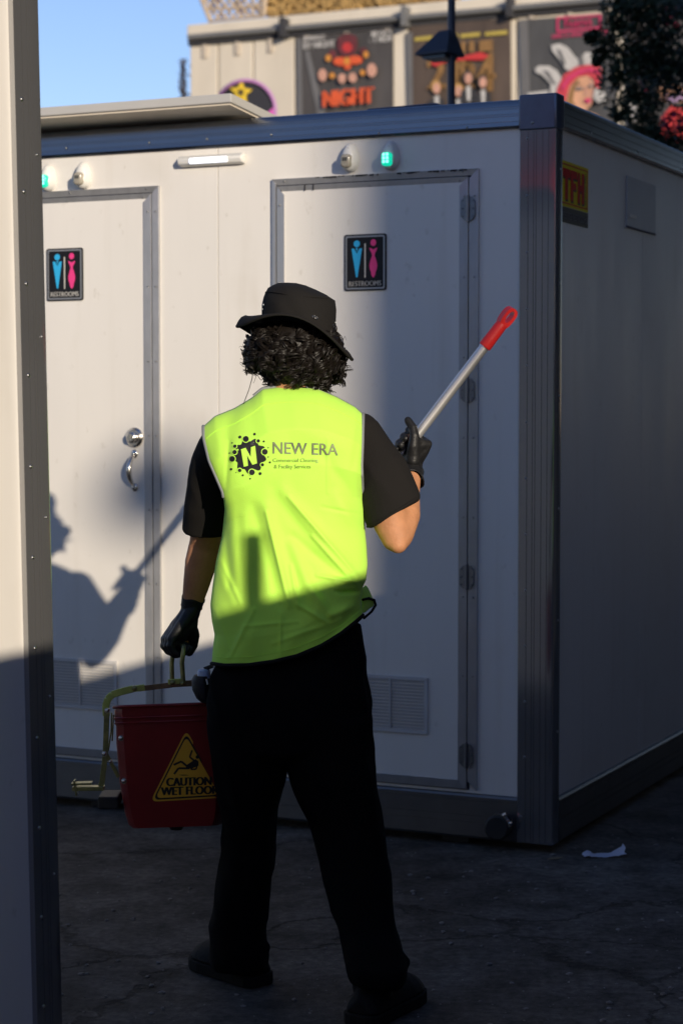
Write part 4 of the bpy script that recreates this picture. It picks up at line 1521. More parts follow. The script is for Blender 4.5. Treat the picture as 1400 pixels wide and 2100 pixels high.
HIPL, KNL, ANL = P(520, 1480, 4.93), P(512, 1735, 5.03), P(492, 1962, 5.06)
HIPR, KNR, ANR = P(668, 1480, 4.90), P(718, 1735, 4.93), P(772, 1990, 4.78)
for h_, kn_, an_ in ((HIPL, KNL, ANL), (HIPR, KNR, ANR)):
    b_.limb([h_, h_.lerp(kn_, 0.5), kn_, kn_.lerp(an_, 0.35), an_], [0.080, 0.068, 0.050, 0.048, 0.034], 16)
HLL, TOL = ground(528, 2022), ground(420, 1984)
HLR, TOR = ground(742, 2105), ground(838, 2052)
for an_, hl_, to_ in ((ANL, HLL, TOL), (ANR, HLR, TOR)):
    b_.limb([an_, hl_ + (to_ - hl_) * 0.12 + EZ * 0.05, hl_.lerp(to_, 0.55) + EZ * 0.045, to_.lerp(hl_, 0.18) + EZ * 0.03], [0.034, 0.034, 0.033, 0.026], 14)
skin_mesh(b_, 0.0048, 5).build('body', 'skin', man, world=True, smooth=180)
for sx in (-1, 1):
    MB().ball(hc + Vector((sx * 0.030, 0.080, 0.010)), 0.0115, 10).build('eye', 'white_plastic', man, world=True, smooth=180)

# ---- black T-shirt
s_ = MB()
s_.loft([ring(592, 1330, 4.91, 0.135, 0.078), ring(597, 1200, 4.905, 0.135, 0.078), ring(597, 1060, 4.90, 0.14, 0.080), ring(596, 960, 4.895, 0.150, 0.082), ring(594, 905, 4.895, 0.155, 0.072),
         ring(594, 875, 4.90, 0.130, 0.052), ring(595, 845, 4.905, 0.080, 0.048), ring(596, 815, 4.91, 0.060, 0.056)])


def sleeve(m, a, b, c_, ra, rb, rc, hem_n):
    """a shoulder, b mid, c_ hem centre; hem plane normal hem_n"""
    pts = [a, a.lerp(b, 0.5), b, b.lerp(c_, 0.5), c_]
    rad = [ra, (ra + rb) / 2, rb, (rb + rc) / 2, rc]
    n = 22
    rings = []
    ref = Vector((0, 1, 0))
    for i, p in enumerate(pts):
        t = (pts[min(i + 1, 4)] - pts[max(i - 1, 0)]).normalized()
        if i == 4:
            t = hem_n
        elif i == 3:
            t = (t + hem_n).normalized()
        u = (ref - t * ref.dot(t)).normalized()
        v = t.cross(u)
        rings.append([p + (u * math.cos(2 * math.pi * k_ / n) * 0.92 + v * math.sin(2 * math.pi * k_ / n)) * rad[i] for k_ in range(n)])
    m.loft(rings)
    m.ball(a, ra * 1.0, 14)
    return rings


hemR = (P(755, 1083, 4.87), P(858, 1021, 4.87))
hcR = (hemR[0] + hemR[1]) / 2 + Vector((0, 0.005, 0))
hdR = (hemR[1] - hemR[0]).normalized()
hnR = Vector((-hdR.z, 0, hdR.x))
hnR = -hnR if hnR.z > 0 else hnR
sleeve(s_, P(736, 898, 4.935), P(779, 966, 4.905), hcR, 0.060, 0.068, (hemR[1] - hemR[0]).length / 2, hnR)
hemL = (P(379, 1084, 5.08), P(470, 1094, 5.08))
hcL = (hemL[0] + hemL[1]) / 2
hnL = Vector((-0.06, 0.30, -1)).normalized()
sleeve(s_, P(456, 920, 4.915), P(434, 990, 4.985), hcL, 0.064, 0.062, (hemL[1] - hemL[0]).length / 2, hnL)


def folds(sc1, a1, sc2=None, a2=0.0, off=0.0):
    def f(p):
        d = a1 * noise.noise(Vector((p.x * sc1 + off, p.y * sc1, p.z * sc1 * 0.55)))
        if sc2:
            d += a2 * (1 - abs(noise.noise(Vector((p.x * sc2 + p.z * sc2 * 0.6, p.y * sc2 + off, p.z * sc2 * 0.5)))) * 2)
        return d
    return f


skin_mesh(s_, 0.0055, 3, folds(11, 0.006, 9, 0.004)).build('shirt', 'shirt', man, world=True, smooth=180)
# sewn hem line of each sleeve
for nm, (a, b, nn) in {'r': (hemR[0], hemR[1], hnR), 'l': (hemL[0], hemL[1], hnL)}.items():
    c_ = (a + b) / 2
    R_2 = (b - a).length / 2 * 1.005
    u = Vector((0, 1, 0))
    u = (u - nn * u.dot(nn)).normalized()
    v = nn.cross(u)
    m = MB()
    m.tube([c_ - nn * 0.004 + (u * math.cos(t) * 0.92 + v * math.sin(t)) * R_2 for t in [i * math.pi / 20 for i in range(41)]], 0.0028, 6, False)
    m.build('sleeve_hem', 'shirt', man, world=True, smooth=60)

# ---- trousers
t_ = MB()


def prow(py, xl, xr, Y, ry, sq=2.2, n=22):
    px = (xl + xr) / 2
    return ring(px, py, Y, (xr - xl) / 2 / ppm(Y), ry, n, 0, sq)


t_.loft([prow(1280, 480, 738, 4.905, 0.07), prow(1350, 452, 750, 4.907, 0.085), prow(1385, 432, 752, 4.91, 0.110), prow(1420, 427, 757, 4.91, 0.118), prow(1480, 426, 760, 4.915, 0.122), prow(1530, 428, 763, 4.92, 0.115), prow(1556, 500, 690, 4.92, 0.06)])
t_.loft([prow(1470, 426, 600, 4.92, 0.105), prow(1560, 430, 588, 4.94, 0.105), prow(1620, 440, 577, 4.96, 0.10), prow(1690, 452, 567, 4.99, 0.092), prow(1745, 456, 563, 5.02, 0.085),
         prow(1800, 446, 553, 5.03, 0.080), prow(1850, 438, 547, 5.035, 0.078), prow(1900, 433, 544, 5.04, 0.078), prow(1938, 433, 545, 5.045, 0.082), prow(1962, 434, 548, 5.05, 0.084), prow(1982, 440, 546, 5.05, 0.080)])
t_.loft([prow(1470, 585, 761, 4.91, 0.105), prow(1560, 590, 763, 4.915, 0.105), prow(1620, 609, 771, 4.92, 0.10), prow(1680, 632, 781, 4.93, 0.095), prow(1750, 652, 789, 4.91, 0.088),
         prow(1830, 671, 803, 4.87, 0.083), prow(1900, 690, 814, 4.83, 0.080), prow(1950, 702, 828, 4.785, 0.088), prow(1978, 707, 834, 4.755, 0.094), prow(2003, 714, 832, 4.745, 0.088), prow(2014, 722, 826, 4.745, 0.08)])
for px, py, Y, r_ in ((533, 1944, 5.03, 0.018), (818, 1972, 4.77, 0.020)):
    t_.ball(P(px, py, Y), (r_ * 1.5, r_ * 1.6, r_), 10)
skin_mesh(t_, 0.0075, 3, folds(8, 0.012, 13, 0.006, 5.0)).build('trousers', 'trousers', man, world=True, smooth=180)

# ---- shoes
for hl_, to_, an_, lift in ((HLL, TOL, ANL, 0.0), (HLR, TOR, ANR, 0.0)):
    d = (to_ - hl_).normalized()
    sd = Vector((d.y, -d.x, 0))
    Ls = (to_ - hl_).length * 1.10
    m = MB()
    rings = []
    for t, wd, hh in ((-0.06, 0.032, 0.060), (0.0, 0.046, 0.085), (0.15, 0.048, 0.115), (0.32, 0.048, 0.118), (0.5, 0.050, 0.098), (0.7, 0.054, 0.084), (0.85, 0.052, 0.074), (0.95, 0.042, 0.062), (1.0, 0.030, 0.056)):
        c_ = hl_ + d * Ls * t
        rr = []
        for k_ in range(16):
            a = 2 * math.pi * k_ / 16
            x, z = math.cos(a), math.sin(a)
            z = z if z > 0 else z * 0.25
            rr.append(c_ + sd * (wd * x * (1 - 0.35 * max(0, z))) + EZ * (0.034 + (hh - 0.03) * max(0, z) + 0.02 * min(0, z)))
        rings.append(rr)
    m.loft(rings)
    m.limb([hl_ + d * Ls * 0.20 + EZ * 0.08, hl_ + d * Ls * 0.17 + EZ * 0.13, an_ + EZ * 0.04], [0.050, 0.047, 0.044], 14)
    shoe = skin_mesh(m, 0.005, 3).build('shoe', 'shoe', man, world=True, smooth=180)
    m = MB()
    rings = []
    out = []
    for t, wd in ((-0.09, 0.020), (-0.07, 0.036), (-0.01, 0.049), (0.15, 0.051), (0.35, 0.050), (0.55, 0.053), (0.75, 0.057), (0.9, 0.052), (0.99, 0.040), (1.04, 0.020)):
        out.append((t * Ls, wd))
    poly = [(a, b) for a, b in out] + [(a, -b) for a, b in reversed(out)]
    m.prism(poly, hl_ + EZ * 0.002, d, sd, EZ * 0.030)
    m.build('sole', 'sole', shoe, world=True, bevel=0.004)

# ---- gloves
gm, mcpR = grip_hand(*rh_args)
fa = (W_R - E_R).normalized()
gm.limb([W_R - fa * 0.034, W_R - fa * 0.015, W_R + fa * 0.01], [0.0305, 0.0295, 0.027], 16)
gl = skin_mesh(gm, 0.0028, 3, folds(60, 0.0012)).build('glove', 'glove', man, world=True, smooth=180)


def cuff(c_, d, r_, ln, name='glove_cuff', flare=0.20):
    m = MB()
    n = 28
    u = d.orthogonal().normalized()
    v = d.cross(u)
    rings = []
    for i in range(7):
        t = i / 6
        rr = []
        for k_ in range(n):
            a = 2 * math.pi * k_ / n
            w_ = r_ * (1 + flare * (1 - t) ** 2 + 0.035 * math.sin(5 * a + i) * (1 - t) + 0.02 * math.sin(i * 2.4))
            rr.append(c_ + d * (ln * t + 0.004 * math.sin(3 * a + 1) * (1 - t)) + (u * math.cos(a) + v * math.sin(a)) * w_)
        rings.append(rr)
    m.loft(rings, False)
    o = m.build(name, 'glove', gl, world=True, smooth=60)
    md = o.modifiers.new('thick', 'SOLIDIFY')
    md.thickness = 0.0016
    return o


cuff(W_R - fa * 0.046, fa, 0.0330, 0.034)
gm, mcpL = grip_hand(*lh_args)
fl = (W_L - E_L).normalized()
gm.limb([W_L - fl * 0.030, W_L - fl * 0.012, W_L + fl * 0.01], [0.0285, 0.0275, 0.026], 16)
gl = skin_mesh(gm, 0.0028, 3, folds(60, 0.0012)).build('glove', 'glove', man, world=True, smooth=180)
cuff(W_L - fl * 0.036, fl, 0.0285, 0.026, 'glove_cuff', 0.08)

# ---- hi-vis vest: a sheet with the outline of the back, wrapped to the front
VT = [(417, 874), (440, 853), (480, 837), (515, 816), (538, 797), (568, 793), (600, 792), (630, 794), (652, 797), (688, 812), (728, 834), (744, 849)]
VB = [(434, 1361), (460, 1365), (510, 1364), (560, 1357), (610, 1345), (660, 1324), (700, 1299), (730, 1275), (744, 1262)]
VL = [(417, 874), (418, 900), (429, 945), (445, 982), (457, 1010), (461, 1045), (455, 1100), (443, 1150), (436, 1200), (431, 1240), (434, 1272), (440, 1302), (436, 1332), (434, 1361)]
VR = [(744, 849), (743, 900), (741, 955), (743, 1010), (748, 1045), (748, 1080), (752, 1120), (754, 1158), (751, 1188), (743, 1206), (740, 1236), (744, 1262)]


def resample(pts, n):
    pts = np.array(pts, float)
    s = np.r_[0, np.cumsum(np.hypot(*np.diff(pts, axis=0).T))]
    s /= s[-1]
    t = np.linspace(0, 1, n)
    # smooth with a small moving average through the corner points
    out = np.stack([np.interp(t, s, pts[:, 0]), np.interp(t, s, pts[:, 1])], 1)
    for _ in range(3):
        out[1:-1] = (out[:-2] + 2 * out[1:-1] + out[2:]) / 4
    return out


NU, NV = 170, 230
cT, cB, cL, cR = resample(VT, NU), resample(VB, NU), resample(VL, NV), resample(VR, NV)
uu = np.linspace(0, 1, NU)
vvv = np.linspace(0, 1, NV)
G = np.zeros((NV, NU, 2))
for j in range(NV):
    for i in range(NU):
        u, v = uu[i], vvv[j]
        G[j, i] = ((1 - v) * cT[i] + v * cB[i] + (1 - u) * cL[j] + u * cR[j]
                   - ((1 - u) * (1 - v) * cT[0] + u * (1 - v) * cT[-1] + (1 - u) * v * cB[0] + u * v * cB[-1]))
# creases: (x0,y0)->(x1,y1) in the picture, width, height in metres (positive swells towards the camera)
CR = [((470, 1030), (500, 1300), 13, 0.007), ((520, 1040), (575, 1240), 12, -0.006), ((545, 1040), (600, 1230), 13, 0.008), ((580, 1010), (735, 1190), 15, 0.009), ((600, 1100), (700, 1185), 10, -0.006),
      ((600, 1120), (660, 1270), 13, 0.010), ((640, 1210), (680, 1262), 9, 0.009), ((680, 1262), (738, 1240), 9, 0.009), ((700, 1215), (742, 1211), 5, -0.010), ((690, 1196), (748, 1186), 8, 0.011),
      ((452, 1010), (470, 1200), 9, -0.008), ((480, 1370), (520, 1290), 16, 0.006), ((560, 1370), (640, 1260), 18, 0.006), ((650, 1330), (735, 1255), 12, -0.007), ((620, 880), (735, 930), 22, 0.004),
      ((470, 870), (455, 990), 14, -0.006), ((560, 1000), (640, 1110), 16, -0.005), ((690, 1020), (746, 1100), 14, 0.006), ((440, 1150), (480, 1240), 11, 0.006), ((520, 830), (480, 870), 16, 0.004), ((500, 1060), (520, 1340), 10, 0.004), ((660, 930), (740, 1040), 12, -0.004),
      ((545, 1050), (592, 1245), 4, 0.0050), ((592, 1020), (745, 1195), 4.5, 0.0055), ((596, 1160), (612, 1245), 4.5, 0.005), ((575, 1255), (575, 1340), 3.5, 0.003), ((660, 1040), (738, 1055), 3.5, -0.0025), ((672, 900), (672, 1010), 3.5, 0.0020),
      ((500, 1285), (610, 1275), 3.5, 0.0025), ((452, 1150), (492, 1235), 5, 0.004), ((455, 1010), (452, 1100), 6, -0.006), ((520, 1250), (470, 1350), 5, 0.005), ((640, 1100), (735, 1205), 4, 0.005), ((650, 1180), (745, 1196), 4, 0.006), ((690, 1213), (744, 1216), 3.5, -0.008),
      ((610, 1240), (668, 1275), 5, 0.006), ((470, 905), (462, 1010), 5, -0.004), ((740, 860), (725, 960), 7, -0.004), ((560, 1320), (700, 1270), 5, 0.0035), ((440, 1250), (470, 1330), 5, 0.004)]


def crease(px, py):
    d = 0.0
    for (a, b, w_, h_) in CR:
        ax_, ay_ = b[0] - a[0], b[1] - a[1]
        L2 = ax_ * ax_ + ay_ * ay_
        t = ((px - a[0]) * ax_ + (py - a[1]) * ay_) / L2
        tc = min(1, max(0, t))
        qx, qy = a[0] + tc * ax_, a[1] + tc * ay_
        dd = (px - qx) ** 2 + (py - qy) ** 2
        d += h_ * math.exp(-dd / (w_ * w_)) * (0.35 + 0.65 * math.sin(math.pi * (0.12 + 0.76 * tc)))
    return d


def vest_depth(u, v):
    """distance of the back sheet from the mid plane"""
    lat_ = abs(2 * u - 1)
    e = (1 - lat_ ** 2.6) ** 0.62 if lat_ < 1 else 0
    top = min(1, (v / 0.16)) ** 0.55
    D = 0.125 - 0.018 * math.sin(math.pi * min(1, max(0, (v - 0.3) / 0.6)))
    f0 = 0.60 if v < 0.30 else (0.60 - 0.40 * min(1, (v - 0.30) / 0.12))
    if v > 0.75:
        f0 += 0.16 * (v - 0.75) / 0.25
    return D * (f0 + (1 - f0) * e) * (0.16 + 0.84 * top)


def vest_sheet(side):
    verts = []
    for j in range(NV):
        for i in range(NU):
            u, v = uu[i], vvv[j]
            px, py = G[j, i]
            d = vest_depth(u, v)
            Y = 4.90 + 0.012 * v - side * d
            if side > 0:
                edge = min(1, 6 * min(u, 1 - u) + 0.25)
                Y -= crease(px, py) * edge + 0.0035 * noise.noise(Vector((px * 0.02, py * 0.012, 1.0)))
            verts.append(P(px, py, Y))
    return verts


vb = vest_sheet(1)
m = MB()
fs = [(j * NU + i, j * NU + i + 1, (j + 1) * NU + i + 1, (j + 1) * NU + i) for j in range(NV - 1) for i in range(NU - 1)]
m.add(vb, fs)
vf = []
for j in range(NV):
    for i in range(NU):
        u, v = uu[i], vvv[j]
        b = vb[j * NU + i]
        vf.append(Vector((b.x, 4.90 + 0.012 * v + vest_depth(u, v) * 0.95, b.z - (0.05 * math.exp(-((u - 0.5) / 0.12) ** 2) if j < 5 else 0))))
bvh = BVHTree.FromPolygons([tuple(p) for p in vb], fs)
vest = m.build('vest', 'vest', man, world=True, smooth=180)
md = vest.modifiers.new('thick', 'SOLIDIFY')
md.thickness = 0.0022
# front of the vest, joined to the back at the shoulders and at the sides below the armholes
m = MB()
m.add(vf, fs)
o = m.build('vest_front', 'vest', man, world=True, smooth=180)
o.modifiers.new('thick', 'SOLIDIFY').thickness = 0.0022
arm = int(NV * 0.30)
m = MB()
for col in (0, NU - 1):
    m.loft([[vb[j * NU + col].lerp(vf[j * NU + col], t) for t in (0, 0.25, 0.5, 0.75, 1)] for j in range(arm, NV)], False, 0, False)
for rng in (range(0, int(NU * 0.36) + 1), range(int(NU * 0.70), NU)):
    m.loft([[vb[i].lerp(vf[i], t) for t in (0, 0.5, 1)] for i in rng], False, 0, False)
m.build('vest_side', 'vest', man, world=True, smooth=80)


def trim(idx, name, r_=0.0044, mname='vest_trim'):
    pts = [vb[i] + Vector((0, -0.0012, 0)) for i in idx]
    MB().tube(pts, r_, 8).build(name, mname, man, world=True, smooth=60)


trim([j * NU for j in range(0, arm + 2)], 'armhole_trim')
trim([j * NU + NU - 1 for j in range(0, int(NV * 0.40))], 'armhole_trim')
trim([i for i in range(int(NU * 0.335), int(NU * 0.72))], 'collar_trim')
trim([(NV - 1) * NU + i for i in range(NU)], 'hem_trim', 0.0050, 'shoe')
for nm_, row_ in (('hem_stitch', NV - 8), ('shoulder_seam', 13)):
    MB().tube([vb[row_ * NU + i] + Vector((0, -0.0008, 0)) for i in range(2, NU - 2)], 0.0009, 5).build(nm_, 'vest_plain', man, world=True, smooth=60)
# flap of the front panel blown out at the right hip
fl_px = [[(741, 1214), (744, 1205), (750, 1197)], [(742, 1234), (752, 1212), (759, 1214)], [(743, 1248), (756, 1228), (766, 1232)], [(744, 1262), (758, 1246), (768, 1244)]]
m = MB()
for j, row in enumerate(fl_px):
    for i, (x, y) in enumerate(row):
        m.v.append(tuple(P(x, y, 4.925 + 0.035 * i + 0.01 * math.sin(j * 2 + i))))
for j in range(3):
    for i in range(2):
        m.f.append((j * 3 + i, j * 3 + i + 1, (j + 1) * 3 + i + 1, (j + 1) * 3 + i))
        m.mi.append(0)
o = m.build('vest_flap', 'vest', man, world=True, smooth=180)
md = o.modifiers.new('sub', 'SUBSURF')
md.levels = md.render_levels = 2
o.modifiers.new('thick', 'SOLIDIFY').thickness = 0.0022
m = MB().tube([P(744, 1230, 4.925), P(756, 1227, 4.95), P(767, 1231, 4.995), P(770, 1241, 5.0), P(762, 1254, 4.96), P(746, 1268, 4.925)], 0.0034, 8)
m.build('flap_trim', 'shoe', man, world=True, smooth=60)


# print on the back, laid on the cloth
def onvest(px, py, lift):
    d = ray(px, py).normalized()
    h = bvh.ray_cast(CAM, d)
    if h[0] is None:
        return P(px, py, 4.78)
    return h[0] - d * lift


def vprint(polys, mname, name, lift):
    """polys: list of (points, triangles or None) in picture coordinates"""
    m = MB()
    for pts, fs_ in polys:
        m.add([onvest(x, y, lift) for x, y in pts], fs_ or [tuple(range(len(pts)))])
    return m.build(name, mname, vest, world=True)


def disc(cx, cy, r_, n=18, ring_=None):
    """a disc as a fan of triangles with an inner ring, so it follows the cloth"""
    pts = [(cx, cy)] + [(cx + r_ * 0.5 * math.cos(2 * math.pi * k_ / n), cy + r_ * 0.5 * math.sin(2 * math.pi * k_ / n)) for k_ in range(n)] + [(cx + r_ * math.cos(2 * math.pi * k_ / n), cy + r_ * math.sin(2 * math.pi * k_ / n)) for k_ in range(n)]
    f = [(0, 1 + k_, 1 + (k_ + 1) % n) for k_ in range(n)] + [(1 + k_, 1 + n + k_, 1 + n + (k_ + 1) % n, 1 + (k_ + 1) % n) for k_ in range(n)]
    return pts, f


LX, LY_ = 511.5, 934.5
n = 96
pts = [(LX, LY_)]
f = []
for q in (0.35, 0.7, 1.0):
    for k_ in range(n):
        a = 2 * math.pi * k_ / n
        r_ = 31.5 + 3.6 * math.cos(9 * (a - 0.21)) if q == 1.0 else 31
        pts.append((LX + r_ * q * math.cos(a), LY_ + r_ * 1.06 * q * math.sin(a)))
f += [(0, 1 + k_, 1 + (k_ + 1) % n) for k_ in range(n)]
for q in range(2):
    f += [(1 + q * n + k_, 1 + (q + 1) * n + k_, 1 + (q + 1) * n + (k_ + 1) % n, 1 + q * n + (k_ + 1) % n) for k_ in range(n)]
vprint([(pts, f)], 'logo_black', 'logo_splash', 0.0012)
bub = [(504, 900, 6.2), (492, 896, 3.0), (522, 890, 2.6), (529.5, 904, 3.6), (541, 905, 2.0), (481.5, 915, 3.6), (476, 908, 1.4), (481, 927, 4.6), (476, 941, 6.0), (470.5, 929, 1.4), (543, 926.5, 6.0), (550, 918, 1.2), (550, 937, 1.3), (553.5, 948, 2.0),
       (538, 953, 3.4), (533.5, 971, 3.0), (516.5, 968.5, 6.0), (491.5, 964.5, 3.8), (474, 962, 2.4), (498, 974.5, 2.0), (513, 981.5, 1.6), (484, 969, 0.9)]
vprint([disc(x, y, r_ + 1.7) for x, y, r_ in bub if r_ > 3.2], 'vest_plain', 'logo_gap', 0.0018)
vprint([disc(x, y, r_, 14) for x, y, r_ in bub], 'logo_black', 'logo_bubbles', 0.0024)


def vtext(body, x0, y0, x1, y1, slope, mname, name, lift=0.002, bold=0.0, rot=0.0):
    v, f_ = text2d(body)
    out = []
    for dx in ((0,) if not bold else (-bold, bold)):
        out.append(([(x0 + dx + p[0] * (x1 - x0), y1 + slope * p[0] * (x1 - x0) - p[1] * (y1 - y0)) for p in v], f_))
    return vprint(out, mname, name, lift)


nz = [(494, 921.5), (503.5, 918), (514, 937), (514.5, 917), (523, 914), (527, 950), (517.5, 953), (506.5, 934), (508.5, 955), (500, 957)]
vprint([(nz, [(0, 1, 7, 8, 9), (1, 2, 6, 7), (2, 3, 4, 5, 6)])], 'vest_plain', 'logo_letter', 0.003)
vtext('NEW ERA', 559.5, 906, 692.5, 930, 0.03, 'logo_grey', 'logo_name', 0.002, 0.55)
vtext('Commercial Cleaning', 559.5, 940, 652, 949.5, 0.0, 'logo_faint', 'logo_line', 0.002, 0.12)
vtext('& Facility Services', 562, 952.5, 637, 963, 0.0, 'logo_faint', 'logo_line', 0.002, 0.12)

# ---- hair: a mass of loose curls under the hat
HC = P(604, 716, 4.93)
h_ = MB()
h_.ball(HC + Vector((0, 0.0, 0.005)), (0.098, 0.103, 0.092), 20)
h_.ball(HC + Vector((0.02, -0.01, -0.045)), (0.080, 0.080, 0.055), 18)
rnd = random.Random(21)


def curl(p0, d0, turns, r_, ln, th):
    n = int(10 * turns) + 4
    ax_ = d0.normalized()
    u = ax_.orthogonal().normalized()
    v = ax_.cross(u)
    ph = rnd.uniform(0, 6.28)
    pts, rad = [], []
    for i in range(n):
        t = i / (n - 1)
        a = ph + turns * 2 * math.pi * t
        rr = r_ * (0.55 + 0.45 * math.sin(math.pi * min(1, 0.15 + t * 0.8)))
        pts.append(p0 + ax_ * (ln * t) + Vector((0, 0, -0.10 * t * t * ln / 0.06 * 0.2)) + (u * math.cos(a) + v * math.sin(a)) * rr)
        rad.append(th * (1 - 0.55 * t))
    h_.tube(pts, rad, 5)


for i in range(430):
    a = rnd.uniform(0, 2 * math.pi)
    zz = rnd.uniform(-1.0, 0.62)
    wx = math.sqrt(max(0, 1 - zz * zz))
    base = HC + Vector(((0.094 + 0.010 * (zz > -0.5)) * wx * math.cos(a) + 0.010 * (zz < -0.4), 0.100 * wx * math.sin(a), 0.084 * zz))
    if base.y > HC.y + 0.045 and zz < 0.1:
        continue
    lx_ = (base.x - HC.x) / 0.1
    d = Vector((0.18 * wx * math.cos(a), 0.18 * wx * math.sin(a), -0.9)) + Vector((rnd.gauss(0, 0.45), rnd.gauss(0, 0.35), rnd.gauss(0, 0.25)))
    ln = rnd.uniform(0.018, 0.040) * (1.0 + 0.25 * max(0, lx_)) * (0.8 if zz < -0.6 and lx_ < 0 else 1)
    tn, cr_ = rnd.uniform(1.1, 2.0), rnd.uniform(0.0105, 0.0195)
    st = random.Random(i)
    for q_ in range(11):
        rnd.seed(i * 7 + 1)
        off = Vector((st.gauss(0, 0.0026), st.gauss(0, 0.0026), st.gauss(0, 0.0026)))
        curl(base + off, d, tn, cr_ * st.uniform(0.88, 1.1), ln * st.uniform(0.92, 1.08), st.uniform(0.0010, 0.0019))
    rnd.seed(i * 13 + 5)
for i in range(45):            # flyaway strands
    a = rnd.uniform(math.pi * 0.95, math.pi * 2.05)
    zz = rnd.uniform(-1.0, 0.3)
    wx = math.sqrt(max(0, 1 - zz * zz))
    base = HC + Vector((0.112 * wx * math.cos(a), 0.105 * wx * math.sin(a), 0.092 * zz))
    d = Vector((wx * math.cos(a), 0.4 * wx * math.sin(a), rnd.uniform(-0.9, 0.1))) + Vector((rnd.gauss(0, 0.3), 0, rnd.gauss(0, 0.3)))
    curl(base, d, rnd.uniform(1.0, 2.0), rnd.uniform(0.007, 0.013), rnd.uniform(0.015, 0.03), rnd.uniform(0.0006, 0.001))
h_.build('hair', 'hair', man, world=True, smooth=70)

# ---- bucket hat
def hat_ring(px, py, hw, ry, Y=4.925, tilt=0.0, bow=0.0, n=64, wav=0.0, ph=0.0):
    out = []
    for k_ in range(n):
        a = 2 * math.pi * k_ / n
        ca, sa = math.cos(a), math.sin(a)          # sa > 0 is the side nearer to the camera
        x = px + hw * ca
        y = py + tilt * ca - bow * (sa ** 2 if sa > 0 else -sa * sa * 0.6) + wav * math.sin(3 * a + ph)
        out.append(P(x, y, Y - ry * sa))
    return out


hb = MB()
rings = [hat_ring(612, 686, 78, 0.104, tilt=24, bow=36), hat_ring(614, 664, 77, 0.103, tilt=18, bow=24, wav=1.2), hat_ring(613, 640, 78, 0.100, tilt=14, bow=13, wav=2.0, ph=1), hat_ring(614.5, 622, 75, 0.096, tilt=11, bow=6, wav=2.4, ph=2),
         hat_ring(614, 608, 69, 0.090, tilt=8, bow=3, wav=2.0, ph=3), hat_ring(609, 597.5, 58.5, 0.080, tilt=7, wav=1.6), hat_ring(602.5, 589, 44, 0.064, tilt=5, wav=1), hat_ring(597, 582.5, 28, 0.044, tilt=2.5), hat_ring(595, 579.5, 12, 0.018, tilt=0.5)]
hb.loft(rings, True)
for i_, p_ in enumerate(hb.v):
    q_ = Vector(p_)
    dn = 0.0060 * noise.noise(Vector((q_.x * 22, q_.z * 34, q_.y * 12))) + 0.003 * noise.noise(Vector((q_.x * 50 + q_.z * 60, q_.z * 30, 2.0)))
    c_ = P(612, 640, 4.925)
    dr_ = Vector((q_.x - c_.x, q_.y - c_.y, 0))
    if dr_.length > 1e-4:
        hb.v[i_] = tuple(q_ + dr_.normalized() * dn)
hat = hb.build('hat', 'hat', man, world=True, smooth=60)
br = MB()
rr = []
for t in (0.0, 0.2, 0.4, 0.6, 0.75, 0.86, 0.94, 1.0):
    hw = 79 + (118 - 79) * t
    rr.append(hat_ring(612 - 11 * t, 685 + 9 * t ** 1.3, hw, 0.104 + 0.046 * t, tilt=24 + 10 * t, bow=35 + 8 * t, wav=4.6 * t, ph=0.6))
# the left end of the brim curls upward
for j, t in enumerate((0.0, 0.2, 0.4, 0.6, 0.75, 0.86, 0.94, 1.0)):
    for k_ in range(64):
        a = 2 * math.pi * k_ / 64
        lft = max(0.0, -math.cos(a)) ** 3
        rgt = max(0.0, math.cos(a)) ** 6
        roll = max(0.0, (t - 0.62) / 0.38)
        rr[j][k_] = rr[j][k_] + Vector((0.004 * rgt * t + 0.003 * roll * roll * lft, 0, (0.012 * math.sin(t * math.pi * 0.75) - 0.022 * roll ** 1.5) * lft - 0.012 * rgt * roll ** 1.5 + 0.004 * rgt * t))
br.loft(rr, False)
o = br.build('brim', 'hat', hat, world=True, smooth=60)
md = o.modifiers.new('thick', 'SOLIDIFY')
md.thickness = 0.0055
md.offset = 0
m = MB().tube(rr[-1] + [rr[-1][0]], 0.0036, 6, False)
m.build('brim_edge', 'hat', hat, world=True, smooth=60)
MB().tube([p + (p - P(609, 640, 4.925)).normalized() * 0.0012 for p in rings[4] + [rings[4][0]]], 0.0012, 6, False).build('crown_seam', 'hat', hat, world=True, smooth=60)
for px, py in ((643, 649), (648, 651.5), (538, 634), (540, 625), (683, 668), (687, 661)):
    q = P(px, py, 4.90)
    h = BVHTree.FromPolygons([tuple(p) for p in hb.v], hb.f).ray_cast(CAM, (q - CAM).normalized())
    if h[0] is not None:
        m = MB()
        nn = h[1] if h[1].dot(q - CAM) < 0 else -h[1]
        u = nn.orthogonal().normalized()
        v = nn.cross(u)
        m.tube([h[0] + nn * 0.0006 + (u * math.cos(a) + v * math.sin(a)) * 0.0032 for a in [i * math.pi / 6 for i in range(13)]], 0.0010, 6, False)
        m.build('eyelet', 'rivet', hat, world=True, smooth=60)

# earphone cable
MB().tube([P(519, 752, 4.87), P(517, 775, 4.865), P(510, 800, 4.86), P(503, 818, 4.86), P(497, 834, 4.868)], 0.0010, 6).build('earphone_cable', 'wire', man, world=True, smooth=60)

